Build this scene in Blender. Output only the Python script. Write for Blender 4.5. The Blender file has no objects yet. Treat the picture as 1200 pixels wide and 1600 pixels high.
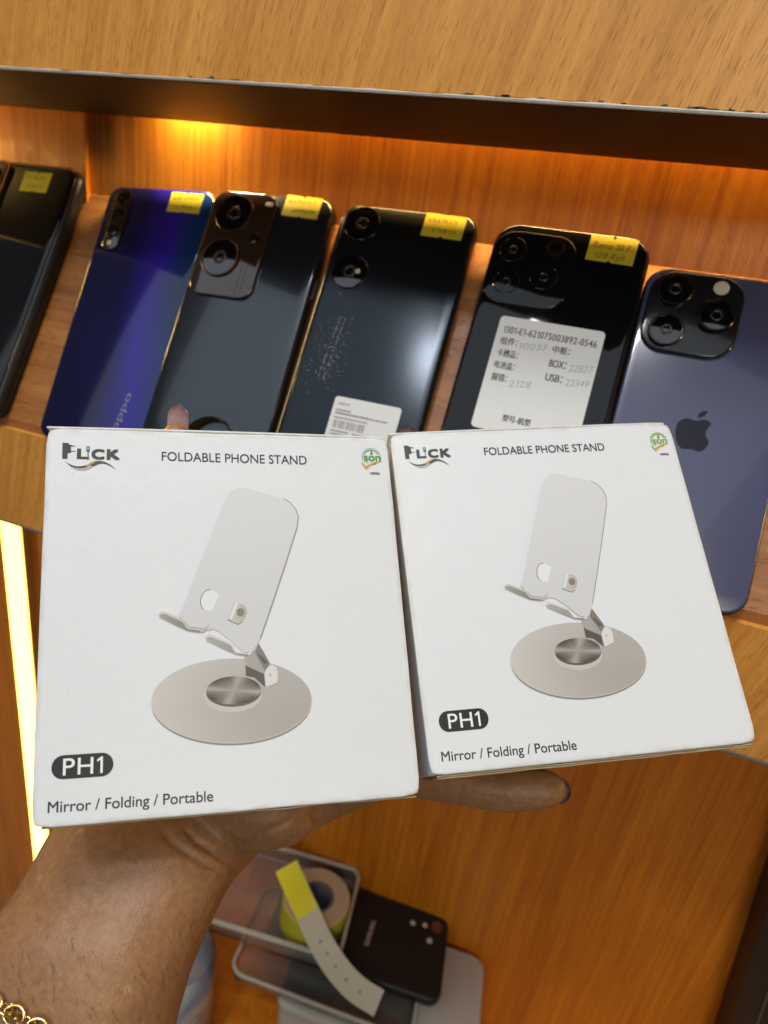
import bpy, bmesh, math, random
from mathutils import Vector, Matrix, noise, kdtree
from mathutils.geometry import tessellate_polygon

random.seed(7)
scene = bpy.context.scene
COL = scene.collection

# ------------------------------------------------------------------ camera
HZ = 1.20                                    # camera height above the shop floor
RIGHT = Vector((0.93658, 0.32059, 0.14155))
DOWN = Vector((0.24188, -0.29906, -0.92307))
FWD = Vector((-0.25360, 0.89877, -0.35764))
cam_data = bpy.data.cameras.new('camera')
cam = bpy.data.objects.new('camera', cam_data)
COL.objects.link(cam)
cam_data.sensor_fit = 'VERTICAL'
cam_data.sensor_height = 36.0
cam_data.lens = 912.33 / 1600 * 36.0
cam_data.clip_start = 0.01
cam_data.clip_end = 50
cam.matrix_world = Matrix.Translation((0, 0, HZ)) @ Matrix((RIGHT, -DOWN, -FWD)).transposed().to_4x4()
cam_data.dof.use_dof = True
cam_data.dof.focus_distance = 0.190
cam_data.dof.aperture_fstop = 11.0
scene.camera = cam

# ------------------------------------------------------------------ light
world = bpy.data.worlds.new('World')
scene.world = world
world.use_nodes = True
bg = world.node_tree.nodes['Background']
bg.inputs[0].default_value = (0.80, 0.87, 1.0, 1)
bg.inputs[1].default_value = 0.085


def area_light(name, loc, target, sx, sy, watts, col, spread=180):
    d = bpy.data.lights.new(name, 'AREA')
    d.shape = 'RECTANGLE'
    d.size, d.size_y = sx, sy
    d.energy, d.color = watts, col
    d.spread = math.radians(spread)
    o = bpy.data.objects.new(name, d)
    COL.objects.link(o)
    o.location = loc
    o.rotation_euler = (Vector(target) - Vector(loc)).to_track_quat('-Z', 'Y').to_euler()
    return o


area_light('ceiling_panel_light', (-0.40, -1.25, HZ + 1.55), (-0.10, 0.10, HZ - 0.10), 3.0, 2.2, 15.0, (0.82, 0.91, 1.0))
area_light('ceiling_lamp_light', (-0.255, -0.680, HZ + 1.45), (-0.08, 0.20, HZ - 0.10), 0.15, 0.15, 5.0, (0.99, 0.99, 1.0))
area_light('overhead_lamp_light', (-0.05, -0.16, HZ + 1.45), (-0.08, 0.16, HZ - 0.15), 0.40, 0.34, 9.4, (0.94, 0.975, 1.0))
area_light('shop_wall_light', (0.62, -1.40, HZ + 0.62), (0.10, 0.26, HZ + 0.09), 0.50, 0.25, 6.5, (1.0, 0.88, 0.68))

scene.view_settings.view_transform = 'Standard'
scene.view_settings.look = 'None'
scene.view_settings.gamma = 1.0
scene.view_settings.exposure = 0.15
scene.render.engine = 'CYCLES'
scene.cycles.max_bounces = 10
scene.cycles.transparent_max_bounces = 12
scene.cycles.caustics_reflective = False
scene.cycles.caustics_refractive = False
scene.cycles.sample_clamp_indirect = 6.0


# ------------------------------------------------------------------ materials
def mat(name):
    m = bpy.data.materials.new(name)
    m.use_nodes = True
    nt = m.node_tree
    return m, nt, nt.nodes['Principled BSDF']


def nd(nt, typ, **kw):
    n = nt.nodes.new(typ)
    for k, v in kw.items():
        if k in n.inputs.keys() if hasattr(n.inputs, 'keys') else False:
            n.inputs[k].default_value = v
        else:
            setattr(n, k, v)
    return n


def plain(name, col, rough=0.5, metal=0.0, coat=0.0, spec=0.5, bump=0.0, bscale=400, trans=0.0, ior=1.45, var=0.0, emit=None, estr=0, tint=(1, 1, 1)):
    m, nt, b = mat(name)
    b.inputs['Base Color'].default_value = (*col, 1)
    b.inputs['Roughness'].default_value = rough
    b.inputs['Metallic'].default_value = metal
    b.inputs['Coat Weight'].default_value = coat
    b.inputs['Coat Roughness'].default_value = 0.04
    b.inputs['Specular IOR Level'].default_value = spec
    b.inputs['Specular Tint'].default_value = (*tint, 1)
    b.inputs['Transmission Weight'].default_value = trans
    b.inputs['IOR'].default_value = ior
    tc = nt.nodes.new('ShaderNodeTexCoord')
    if bump or var:
        n = nt.nodes.new('ShaderNodeTexNoise')
        n.inputs['Scale'].default_value = bscale
        n.inputs['Detail'].default_value = 4
        nt.links.new(tc.outputs['Object'], n.inputs['Vector'])
        if bump:
            bu = nt.nodes.new('ShaderNodeBump')
            bu.inputs['Strength'].default_value = bump
            bu.inputs['Distance'].default_value = 0.0006
            nt.links.new(n.outputs['Fac'], bu.inputs['Height'])
            nt.links.new(bu.outputs['Normal'], b.inputs['Normal'])
        if var:
            n2 = nt.nodes.new('ShaderNodeTexNoise')
            n2.inputs['Scale'].default_value = bscale * 0.15
            n2.inputs['Detail'].default_value = 5
            nt.links.new(tc.outputs['Object'], n2.inputs['Vector'])
            mr = nt.nodes.new('ShaderNodeMapRange')
            mr.inputs['To Min'].default_value = max(0.02, rough - var)
            mr.inputs['To Max'].default_value = rough + var
            mr.inputs['From Min'].default_value = 0.3
            mr.inputs['From Max'].default_value = 0.7
            nt.links.new(n2.outputs['Fac'], mr.inputs['Value'])
            nt.links.new(mr.outputs['Result'], b.inputs['Roughness'])
    if emit:
        b.inputs['Emission Color'].default_value = (*emit, 1)
        b.inputs['Emission Strength'].default_value = estr
    return m


def wood(name, light, dark, pore, grain='Z', rot=0.0, rough=0.35, dens=1.0, streak=1.0, spec=0.5, poreamt=0.6):
    """laminate wood; grain runs along the given world axis, turned by rot (rad) in the board's plane"""
    m, nt, b = mat(name)
    L = nt.links.new
    tc = nt.nodes.new('ShaderNodeTexCoord')
    mp = nt.nodes.new('ShaderNodeMapping')
    mp.inputs['Rotation'].default_value = (0, rot, 0)
    L(tc.outputs['Object'], mp.inputs['Vector'])

    def stretched(across, along, detail, rough_=0.55, dist=0.0):
        s = nt.nodes.new('ShaderNodeMapping')
        s.inputs['Scale'].default_value = (across, across, along) if grain == 'Z' else (along, across, across)
        L(mp.outputs['Vector'], s.inputs['Vector'])
        n = nt.nodes.new('ShaderNodeTexNoise')
        n.inputs['Scale'].default_value = dens
        n.inputs['Detail'].default_value = detail
        n.inputs['Roughness'].default_value = rough_
        n.inputs['Distortion'].default_value = dist
        L(s.outputs['Vector'], n.inputs['Vector'])
        return n.outputs['Fac']

    broad = stretched(75, 3.5, 3, 0.55, 0.5)
    fine = stretched(330, 9, 4, 0.66, 0.25)
    pores = stretched(2300, 150, 2, 0.5)
    mix1 = nt.nodes.new('ShaderNodeMath'); mix1.operation = 'MULTIPLY_ADD'
    mix1.inputs[1].default_value = 0.42 * streak
    L(broad, mix1.inputs[0])
    f2 = nt.nodes.new('ShaderNodeMath'); f2.operation = 'MULTIPLY'
    f2.inputs[1].default_value = 0.60
    L(fine, f2.inputs[0])
    L(f2.outputs[0], mix1.inputs[2])
    cr = nt.nodes.new('ShaderNodeValToRGB')
    cr.color_ramp.elements[0].position = 0.38
    cr.color_ramp.elements[0].color = (*dark, 1)
    cr.color_ramp.elements[1].position = 0.64
    cr.color_ramp.elements[1].color = (*light, 1)
    L(mix1.outputs[0], cr.inputs['Fac'])
    pr = nt.nodes.new('ShaderNodeValToRGB')
    pr.color_ramp.elements[0].position = 0.585
    pr.color_ramp.elements[0].color = (0, 0, 0, 1)
    pr.color_ramp.elements[1].position = 0.66
    pr.color_ramp.elements[1].color = (poreamt, poreamt, poreamt, 1)
    L(pores, pr.inputs['Fac'])
    mx = nt.nodes.new('ShaderNodeMix'); mx.data_type = 'RGBA'
    L(pr.outputs['Color'], mx.inputs['Factor'])
    L(cr.outputs['Color'], mx.inputs['A'])
    mx.inputs['B'].default_value = (*pore, 1)
    L(mx.outputs['Result'], b.inputs['Base Color'])
    b.inputs['Specular IOR Level'].default_value = spec
    mr = nt.nodes.new('ShaderNodeMapRange')
    mr.inputs['To Min'].default_value = rough - 0.06
    mr.inputs['To Max'].default_value = rough + 0.10
    L(fine, mr.inputs['Value'])
    L(mr.outputs['Result'], b.inputs['Roughness'])
    bu = nt.nodes.new('ShaderNodeBump')
    bu.inputs['Strength'].default_value = 0.28
    bu.inputs['Distance'].default_value = 0.0005
    ad = nt.nodes.new('ShaderNodeMath'); ad.operation = 'SUBTRACT'
    L(fine, ad.inputs[0]); L(pr.outputs['Color'], ad.inputs[1])
    L(ad.outputs[0], bu.inputs['Height'])
    L(bu.outputs['Normal'], b.inputs['Normal'])
    return m


M = {}
M['fascia'] = wood('beech_laminate', (0.84, 0.385, 0.072), (0.62, 0.245, 0.034), (0.34, 0.105, 0.018), rot=-0.24, rough=0.36, spec=0.5)
M['back'] = wood('orange_laminate', (0.78, 0.255, 0.014), (0.50, 0.130, 0.007), (0.28, 0.060, 0.004), rough=0.30, streak=1.0, poreamt=0.3)
M['shelf'] = wood('shelf_laminate', (0.44, 0.17, 0.040), (0.28, 0.095, 0.020), (0.10, 0.035, 0.010), grain='X', rough=0.36, poreamt=0.7)
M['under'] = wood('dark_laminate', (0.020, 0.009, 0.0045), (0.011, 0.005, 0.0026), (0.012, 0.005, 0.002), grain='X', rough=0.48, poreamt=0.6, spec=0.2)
M['upright'] = wood('black_laminate', (0.026, 0.020, 0.013), (0.016, 0.012, 0.008), (0.008, 0.006, 0.004), rough=0.45, poreamt=0.3)
M['band'] = plain('edge_band_pvc', (0.60, 0.56, 0.48), 0.55, bump=0.5, bscale=900)
M['chip'] = plain('chipped_core', (0.10, 0.075, 0.05), 0.9)
M['trim'] = plain('grey_trim', (0.16, 0.15, 0.13), 0.4)
M['led'] = plain('led_diffuser', (0.9, 0.85, 0.6), 0.4, emit=(1.0, 0.70, 0.10), estr=6.0)
M['alu'] = plain('aluminium', (0.75, 0.72, 0.62), 0.3, metal=1.0)
M['led2'] = plain('led_tube', (0.9, 0.85, 0.6), 0.4, emit=(1.0, 0.62, 0.17), estr=120.0)


# ------------------------------------------------------------------ mesh helpers
def obj(name, bm_or_mesh, material, parent=None, smooth=False):
    if isinstance(bm_or_mesh, bmesh.types.BMesh):
        me = bpy.data.meshes.new(name)
        bmesh.ops.recalc_face_normals(bm_or_mesh, faces=bm_or_mesh.faces[:])
        bm_or_mesh.to_mesh(me)
        bm_or_mesh.free()
    else:
        me = bm_or_mesh
    if material is not None:
        for mm in (material if isinstance(material, (list, tuple)) else [material]):
            me.materials.append(mm)
    if smooth:
        for p in me.polygons:
            p.use_smooth = True
    o = bpy.data.objects.new(name, me)
    COL.objects.link(o)
    if parent:
        o.parent = parent
    return o


def smooth_angle(o, deg=40):
    me = o.data
    for p in me.polygons:
        p.use_smooth = True
    try:
        me.set_sharp_from_angle(angle=math.radians(deg))
    except Exception:
        pass
    return o


def thing(name, label, cat, loc=(0, 0, 0), rot=None, group=None):
    o = bpy.data.objects.new(name, None)
    o.empty_display_size = 0.02
    COL.objects.link(o)
    mw = Matrix.Translation(loc)
    if rot is not None:
        mw = mw @ rot.to_4x4()
    o.matrix_world = mw
    o['label'] = label
    o['category'] = cat
    if group:
        o['group'] = group
    return o


def tag(o, label, cat, group=None):
    o['label'] = label
    o['category'] = cat
    if group:
        o['group'] = group
    return o


def bm_box(x0, x1, y0, y1, z0, z1, bev=0.0, seg=2):
    bm = bmesh.new()
    vs = [bm.verts.new((x, y, z)) for x in (x0, x1) for y in (y0, y1) for z in (z0, z1)]
    for f in ((0, 1, 3, 2), (4, 6, 7, 5), (0, 4, 5, 1), (2, 3, 7, 6), (0, 2, 6, 4), (1, 5, 7, 3)):
        bm.faces.new([vs[i] for i in f])
    if bev:
        bmesh.ops.bevel(bm, geom=bm.edges[:], offset=bev, segments=seg, affect='EDGES', profile=0.5)
    return bm


def bm_profile(pts, x0, x1, bev=0.0):
    """(y,z) polygon extruded along X"""
    bm = bmesh.new()
    a = [bm.verts.new((x0, y, z)) for y, z in pts]
    b = [bm.verts.new((x1, y, z)) for y, z in pts]
    n = len(pts)
    for i in range(n):
        bm.faces.new((a[i], a[(i + 1) % n], b[(i + 1) % n], b[i]))
    bm.faces.new(a); bm.faces.new(b[::-1])
    if bev:
        bmesh.ops.bevel(bm, geom=bm.edges[:], offset=bev, segments=2, affect='EDGES', profile=0.5)
    return bm


def rrect(w, h, r, seg=7, cx=0, cy=0):
    out = []
    for sx, sy, a0 in ((1, 1, 0), (-1, 1, 90), (-1, -1, 180), (1, -1, 270)):
        for k in range(seg + 1):
            a = math.radians(a0 + 90 * k / seg)
            out.append((cx + sx * (w / 2 - r) + r * math.cos(a), cy + sy * (h / 2 - r) + r * math.sin(a)))
    return out


def inset_poly(w, h, r, d, seg, cx, cy):
    return rrect(w - 2 * d, h - 2 * d, max(r - d, 0.0002), seg, cx, cy)


def bm_slab(w, h, r, z0, z1, bev, cx=0, cy=0, seg=7, bseg=3, bottom_bev=True, bm=None):
    """rounded slab with rounded rims"""
    bm = bm or bmesh.new()
    prof = []
    if bottom_bev:
        for k in range(bseg + 1):
            a = math.pi / 2 * k / bseg
            prof.append((bev * (1 - math.sin(a)), z0 + bev * (1 - math.cos(a))))
    else:
        prof.append((0, z0))
    for k in range(bseg + 1):
        a = math.pi / 2 * k / bseg
        prof.append((bev * (1 - math.cos(a)), z1 - bev * (1 - math.sin(a))))
    rings = [[bm.verts.new((x, y, z)) for x, y in inset_poly(w, h, r, d, seg, cx, cy)] for d, z in prof]
    n = len(rings[0])
    for a, b in zip(rings, rings[1:]):
        for i in range(n):
            bm.faces.new((a[i], a[(i + 1) % n], b[(i + 1) % n], b[i]))
    bm.faces.new(rings[0][::-1]); bm.faces.new(rings[-1])
    return bm


def bm_lathe(prof, seg=32, c=(0, 0, 0), cap=True, bm=None):
    bm = bm or bmesh.new()
    rings = []
    for r, z in prof:
        rings.append([bm.verts.new((c[0] + r * math.cos(2 * math.pi * k / seg), c[1] + r * math.sin(2 * math.pi * k / seg), c[2] + z)) for k in range(seg)])
    for a, b in zip(rings, rings[1:]):
        for i in range(seg):
            bm.faces.new((a[i], a[(i + 1) % seg], b[(i + 1) % seg], b[i]))
    if cap:
        bm.faces.new(rings[0][::-1]); bm.faces.new(rings[-1])
    return bm


def bm_poly(pts, z, bm=None, fn=None):
    """flat sheet from an outline (maybe concave)"""
    bm = bm or bmesh.new()
    vs = [bm.verts.new(fn(x, y, z) if fn else (x, y, z)) for x, y in pts]
    for t in tessellate_polygon([[Vector((x, y, 0)) for x, y in pts]]):
        try:
            bm.faces.new([vs[i] for i in t])
        except ValueError:
            pass
    return bm


GLYPH = {}
CAPH = 0.682


def raw_text(s):
    c = bpy.data.curves.new('lettering', 'FONT')
    c.body = s
    c.size = 1
    o = bpy.data.objects.new('lettering', c)
    COL.objects.link(o)
    bpy.context.view_layer.update()
    me = bpy.data.meshes.new_from_object(o.evaluated_get(bpy.context.evaluated_depsgraph_get()))
    r = ([(v.co.x, v.co.y) for v in me.vertices], [tuple(p.vertices) for p in me.polygons])
    bpy.data.objects.remove(o); bpy.data.curves.remove(c); bpy.data.meshes.remove(me)
    return r


def glyph(ch):
    if ch not in GLYPH:
        if ch == '1':                       # a one with a flag
            GLYPH[ch] = ([(0.0, 0.55), (0.0, 0.485), (0.13, 0.555), (0.13, 0.0), (0.215, 0.0), (0.215, 0.682), (0.155, 0.682)], [(0, 1, 2, 6), (2, 3, 4, 5), (2, 5, 6)])
        else:
            GLYPH[ch] = raw_text(ch)
    return GLYPH[ch]


def text_shape(s):
    """verts and faces of a line of lettering, starting at x = 0"""
    if '1' not in s:
        return raw_text(s)
    V, F, x = [], [], 0.0
    for ch in s:
        if ch == ' ':
            x += 0.24
            continue
        gv, gf = glyph(ch)
        if not gv:
            continue
        a, b_ = min(v[0] for v in gv), max(v[0] for v in gv)
        sb_ = {'1': 0.085, '-': 0.05}.get(ch, 0.06)
        k = len(V)
        V += [(v[0] - a + x + sb_, v[1]) for v in gv]
        F += [tuple(k + i for i in f) for f in gf]
        x += b_ - a + 2 * sb_
    return V, F


def add_text(bm, s, p0, p1, cap, z, fn=None, up=None, slant=0.0, bold=0.0):
    """lay lettering from p0 to p1 (baseline ends), cap = cap height; up = direction of letter tops"""
    V, F = text_shape(s)
    x0 = min(v[0] for v in V); x1 = max(v[0] for v in V)
    d = Vector(p1) - Vector(p0)
    L = d.length
    d = d / L
    u = Vector(up) if up else Vector((-d.y, d.x))
    for dx in ([0.0, bold] if bold else [0.0]):
        vs = []
        for x, y in V:
            q = Vector(p0) + d * ((x - x0) / (x1 - x0) * L + dx + slant * y * cap) + u * (y / CAPH * cap)
            vs.append(bm.verts.new(fn(q.x, q.y, z) if fn else (q.x, q.y, z + (0.00001 if dx else 0))))
        for f in F:
            try:
                bm.faces.new([vs[i] for i in f])
            except ValueError:
                pass
    return bm


def ribbon(bm, pts, w, z, closed=False, fn=None):
    """flat line of width w through pts"""
    n = len(pts)
    a, b = [], []
    for i in range(n):
        p = Vector(pts[i]); q0 = Vector(pts[max(i - 1, 0)]); q1 = Vector(pts[min(i + 1, n - 1)])
        t = (q1 - q0)
        if t.length < 1e-9:
            t = Vector((1, 0))
        t.normalize()
        nn = Vector((-t.y, t.x)) * w / 2
        for lst, q in ((a, p + nn), (b, p - nn)):
            lst.append(bm.verts.new(fn(q.x, q.y, z) if fn else (q.x, q.y, z)))
    for i in range(n - 1):
        bm.faces.new((a[i], a[i + 1], b[i + 1], b[i]))
    return bm


def tube(bm, pts, rad, seg=8, closed=False):
    n = len(pts)
    rings = []
    up = Vector((0.13, 0.21, 0.97))
    for i in range(n):
        p = Vector(pts[i])
        q0 = Vector(pts[(i - 1) % n] if closed else pts[max(i - 1, 0)])
        q1 = Vector(pts[(i + 1) % n] if closed else pts[min(i + 1, n - 1)])
        t = (q1 - q0).normalized()
        a = t.cross(up).normalized(); b = t.cross(a)
        r = rad[i] if isinstance(rad, (list, tuple)) else rad
        rings.append([bm.verts.new(p + a * r * math.cos(2 * math.pi * k / seg) + b * r * math.sin(2 * math.pi * k / seg)) for k in range(seg)])
    m = n if closed else n - 1
    for i in range(m):
        A, B = rings[i], rings[(i + 1) % n]
        for k in range(seg):
            bm.faces.new((A[k], A[(k + 1) % seg], B[(k + 1) % seg], B[k]))
    if not closed:
        bm.faces.new(rings[0][::-1]); bm.faces.new(rings[-1])
    return bm


def cutter(bm, fn):
    for v in bm.verts:
        v.co = fn(v.co)
    return bm


# ------------------------------------------------------------------ the cabinet
Y0, YB = 0.2638, 0.3395            # front of the boards, back panel of the phone niche
ZU = HZ + 0.0720                   # underside of the upper tier
ZJ, ZT, ZB = HZ + 0.0281, HZ - 0.1137, HZ - 0.1787
YL, ZF = 0.400, HZ - 0.655         # back panel and floor of the lower niche
XA, XB = -0.95, 0.62
cab = thing('display_cabinet', 'orange wood display cabinet with a sloped phone shelf and dark underside', 'cabinet', (0, 0.33, ZF))
cab_inv = Matrix.Translation((0, -0.33, -ZF))


def cpart(name, bm, m):
    bm.transform(cab_inv)
    return obj(name, bm, m, cab)


cpart('upper_fascia', bm_profile([(Y0, ZU + 0.0013), (Y0 + 0.016, ZU + 0.0019), (Y0 + 0.016, ZU + 0.32), (Y0, ZU + 0.32)], XA, XB, 0.0004), M['fascia'])
# worn edge band with a ragged upper rim
bm = bmesh.new()
N = 420
rows = []
for i in range(N + 1):
    x = XA + (XB - XA) * i / N
    j = noise.noise(Vector((x * 90, 3.1, 0))) * 0.0005 + noise.noise(Vector((x * 300, 9.1, 0))) * 0.0004
    w = 0.0004 * noise.noise(Vector((x * 14, 1.7, 0)))
    rows.append([bm.verts.new((x, y, z)) for y, z in ((Y0 - 0.0009, ZU), (Y0 - 0.0011, ZU + 0.0007), (Y0 - 0.0008, ZU + 0.0011 + w * .6 + j * .7), (Y0 + 0.0006, ZU + 0.0012 + w * .6 + j * .7), (Y0 + 0.0006, ZU))])
for a, b in zip(rows, rows[1:]):
    for k in range(5):
        bm.faces.new((a[k], a[(k + 1) % 5], b[(k + 1) % 5], b[k]))
cpart('edge_band', bm, M['band'])
# dark chips along the rim of the band
bm = bmesh.new()
for i in range(150):
    x = random.uniform(-0.45, 0.30)
    if noise.noise(Vector((x * 16, 7.7, 0))) < -0.02:
        continue
    w = random.uniform(0.0005, 0.0026); h = random.uniform(0.0002, 0.0006)
    z = ZU + 0.0014 + random.uniform(0.0, 0.0004)
    pts = [(x + w * math.cos(t) * random.uniform(0.7, 1.2), z + h * math.sin(t) * random.uniform(0.6, 1.3)) for t in [k * 0.785 for k in range(8)]]
    bm_poly(pts, 0, bm, lambda a, b, c: (a, Y0 - 0.0009 + 0.0006, b))
ch = cpart('edge_chips', bm, M['chip'])
ch['kind'] = 'stuff'
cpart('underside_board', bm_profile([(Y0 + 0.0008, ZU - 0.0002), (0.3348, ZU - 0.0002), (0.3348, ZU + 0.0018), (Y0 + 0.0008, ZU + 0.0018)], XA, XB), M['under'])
cpart('back_panel', bm_box(XA, XB, YB, YB + 0.012, ZJ - 0.03, ZU + 0.32), M['back'])
cpart('side_pilaster', bm_box(XA, -0.3225, 0.3362, YB - 0.0002, ZJ - 0.012, ZU + 0.0016, 0.0004), M['back'])
# sloped shelf board the phones stand on
ED = Vector((0, 0.47110, 0.88208))           # up the slope
EN = Vector((0, -0.88208, 0.47110))          # out of the slope
SO = Vector((0, Y0, ZT))
t3 = 0.003
cpart('sloped_shelf', bm_profile([(Y0 + t3, ZT + t3 * 1.8724), (YB, ZJ), (YB, ZJ - 0.03), (Y0 + t3, ZT - 0.024)], XA, XB), M['shelf'])
cpart('lower_fascia', bm_profile([(Y0, ZB + 0.0012), (Y0, ZT), (Y0 + t3 - 0.0002, ZT + 0.0006), (Y0 + t3 - 0.0002, ZT - 0.026), (Y0 + 0.016, ZT - 0.026), (Y0 + 0.016, ZB + 0.0012)], XA, XB), M['fascia'])
bm = bmesh.new()
rows = []
for i in range(301):
    x = XA + (XB - XA) * i / 300
    j = noise.noise(Vector((x * 120, 5.1, 0))) * 0.0006
    rows.append([bm.verts.new((x, y, z)) for y, z in ((Y0 - 0.0007, ZB - 0.0002), (Y0 - 0.0008, ZB + 0.0009 + j), (Y0 + 0.0005, ZB + 0.0011 + j), (Y0 + 0.0160, ZB - 0.0002))])
for a, b in zip(rows, rows[1:]):
    for k in range(4):
        bm.faces.new((a[k], a[(k + 1) % 4], b[(k + 1) % 4], b[k]))
cpart('lower_edge_band', bm, M['trim'])
cpart('niche_roof', bm_box(XA, XB, Y0 + 0.0165, YL + 0.0002, ZB + 0.004, ZB + 0.016), M['back'])
cpart('lower_back_panel', bm_box(XA, XB, YL, YL + 0.012, ZF - 0.40, ZB + 0.003), M['back'])
cpart('niche_floor', bm_box(-0.29, XB, 0.18, YL - 0.0004, ZF - 0.018, ZF), M['back'])
bm = bm_box(0.0, 0.075, 0.376, YL - 0.0004, 0.0, 0.50, 0.0006)
bm.transform(Matrix.Translation((0.2465, 0, HZ - 0.600)) @ Matrix.Rotation(math.radians(-7.0), 4, 'Y'))
cpart('dark_upright', bm, M['upright'])
bm = bm_box(0.0162, 0.0170, 0.3752, 0.3759, 0.0, 0.50)
bm.transform(Matrix.Translation((0.2465, 0, HZ - 0.600)) @ Matrix.Rotation(math.radians(-7.0), 4, 'Y'))
cpart('upright_seam', bm, M['trim'])

# vertical lit bar in the lower niche
ZL = ZF - 0.38
led = thing('led_light_bar', 'glowing yellow vertical light bar below the phone shelf', 'light bar', (-0.4815, 0.392, ZL))
obj('housing', bm_box(-0.0125, 0.0125, -0.001, 0.0076, 0.0, ZB - ZL + 0.001), M['alu'], led)
bmd = bmesh.new()
prof = [(0.0115 * math.cos(t), -0.001 - 0.0065 * math.sin(t)) for t in [math.pi * k / 10 for k in range(11)]]
za, zb = 0.001, ZB - ZL
A = [bmd.verts.new((x, y, za)) for x, y in prof]; B = [bmd.verts.new((x, y, zb)) for x, y in prof]
for i in range(10):
    bmd.faces.new((A[i], A[i + 1], B[i + 1], B[i]))
bmd.faces.new(A); bmd.faces.new(B[::-1])
smooth_angle(obj('diffuser', bmd, M['led'], led))
# the same kind of bar stands at the end of the phone niche
bar2 = thing('led_light_bar', 'light bar standing beyond the black gold-rimmed phone', 'light bar', (-0.520, 0.3060, HZ - 0.034), None, 'light bars at the ends of the phone shelf')
hm = obj('housing', bm_box(-0.0060, 0.0060, -0.004, 0.004, 0.0, ZU - HZ + 0.0335), M['alu'], bar2)
dm = smooth_angle(obj('diffuser', bm_lathe([(0.0052, 0.001), (0.0052, ZU - HZ + 0.033)], 20, (0.0068, 0, 0)), M['led2'], bar2), 50)
fill_bar = bar2.copy(); COL.objects.link(fill_bar); fill_bar['label'] = 'unseen light bar added beyond the purple phone to fill the niche'; fill_bar.location.x = 0.470; fill_bar.rotation_euler = (0, 0, math.pi)  # unseen copy, added as fill for the dimmer end of the niche
for q in (hm, dm):
    c2 = q.copy(); COL.objects.link(c2); c2.parent = fill_bar
# small recessed lamp in the slot behind the underside board
puck = thing('recessed_lamp', 'small recessed lamp in the slot above the phone shelf', 'lamp', (-0.243, 0.3370, ZU + 0.026))
obj('housing', bm_box(-0.012, 0.012, -0.0020, 0.0020, 0.0, 0.006), M['alu'], puck)
d_ = bpy.data.lights.new('recessed_lamp_light', 'AREA'); d_.shape = 'RECTANGLE'; d_.size = 0.034; d_.size_y = 0.003; d_.energy = 0.30; d_.spread = math.radians(120); d_.color = (1.0, 0.82, 0.48)
o_ = bpy.data.objects.new('recessed_lamp_light', d_); COL.objects.link(o_); o_.parent = puck; o_.location = (0, 0, -0.0006); o_.rotation_euler = (math.radians(4), 0, 0)
# unseen warm tape in the same slot, added to light the niche evenly
tape = thing('added_fill_tape', 'unseen warm fill tape added in the slot to brighten the phone niche', 'light tape', (0.12, 0.3370, ZU + 0.040))
obj('carrier', bm_box(-0.335, 0.40, -0.0022, 0.0022, 0.0004, 0.0024), M['alu'], tape)
d_ = bpy.data.lights.new('added_fill_tape_light', 'AREA'); d_.shape = 'RECTANGLE'; d_.size = 0.73; d_.size_y = 0.003; d_.energy = 0.66; d_.spread = math.radians(70); d_.color = (1.0, 0.60, 0.18)
o_ = bpy.data.objects.new('added_fill_tape_light', d_); COL.objects.link(o_); o_.parent = tape; o_.location = (0.03, 0, -0.0004); o_.rotation_euler = (math.radians(3), 0, 0)

# ------------------------------------------------------------------ phones
M['gold_rim'] = plain('gold_metal_rim', (0.80, 0.55, 0.24), 0.22, metal=1.0)
M['dark_rim'] = plain('dark_metal_rim', (0.05, 0.045, 0.04), 0.25, metal=0.8)
M['black_plastic'] = plain('black_rubber_case', (0.010, 0.010, 0.010), 0.38)
M['black_glass'] = plain('black_back_glass', (0.0045, 0.0045, 0.005), 0.06, coat=0.1, spec=0.5, var=0.03, bscale=120)
M['soft_black'] = plain('satin_black_back', (0.006, 0.006, 0.0065), 0.20, spec=0.7, var=0.04, bscale=90, tint=(0.72, 0.84, 1.0))
M['grey_glass'] = plain('dark_grey_back_glass', (0.010, 0.0105, 0.012), 0.17, spec=1.0, coat=0.5, var=0.04, bscale=90, tint=(0.75, 0.86, 1.0))
M['purple_glass'] = plain('deep_purple_frosted_back', (0.072, 0.076, 0.145), 0.24, coat=0.4, spec=0.6, var=0.04, bscale=120)
M['lens'] = plain('camera_lens_glass', (0.003, 0.003, 0.004), 0.03, coat=1.0, spec=0.8)
M['lens_ring'] = plain('lens_ring_metal', (0.055, 0.052, 0.05), 0.22, metal=1.0)
M['bronze_glass'] = plain('bronze_island_glass', (0.030, 0.015, 0.007), 0.06, coat=0.8, spec=0.8)
M['flash'] = plain('flash_window', (0.62, 0.56, 0.42), 0.25, bump=0.6, bscale=1600)
M['copper'] = plain('copper_ring', (0.13, 0.075, 0.05), 0.30, metal=1.0)
M['yellow'] = plain('yellow_sticker_paper', (0.54, 0.43, 0.010), 0.6, bump=0.25, bscale=500)
M['ink'] = plain('pen_ink', (0.10, 0.085, 0.010), 0.7)
M['blue_ink'] = plain('blue_pen_ink', (0.40, 0.42, 0.52), 0.7)
M['black_ink'] = plain('black_print', (0.02, 0.02, 0.02), 0.6)
M['label'] = plain('white_label_paper', (0.70, 0.69, 0.66), 0.5, bump=0.15, bscale=300)
M['silver_ink'] = plain('silver_print', (0.32, 0.34, 0.40), 0.3, metal=0.6)
M['speck'] = plain('glue_residue', (0.20, 0.20, 0.22), 0.45)
M['apple'] = plain('dark_logo', (0.012, 0.012, 0.026), 0.42, spec=0.25)

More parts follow.
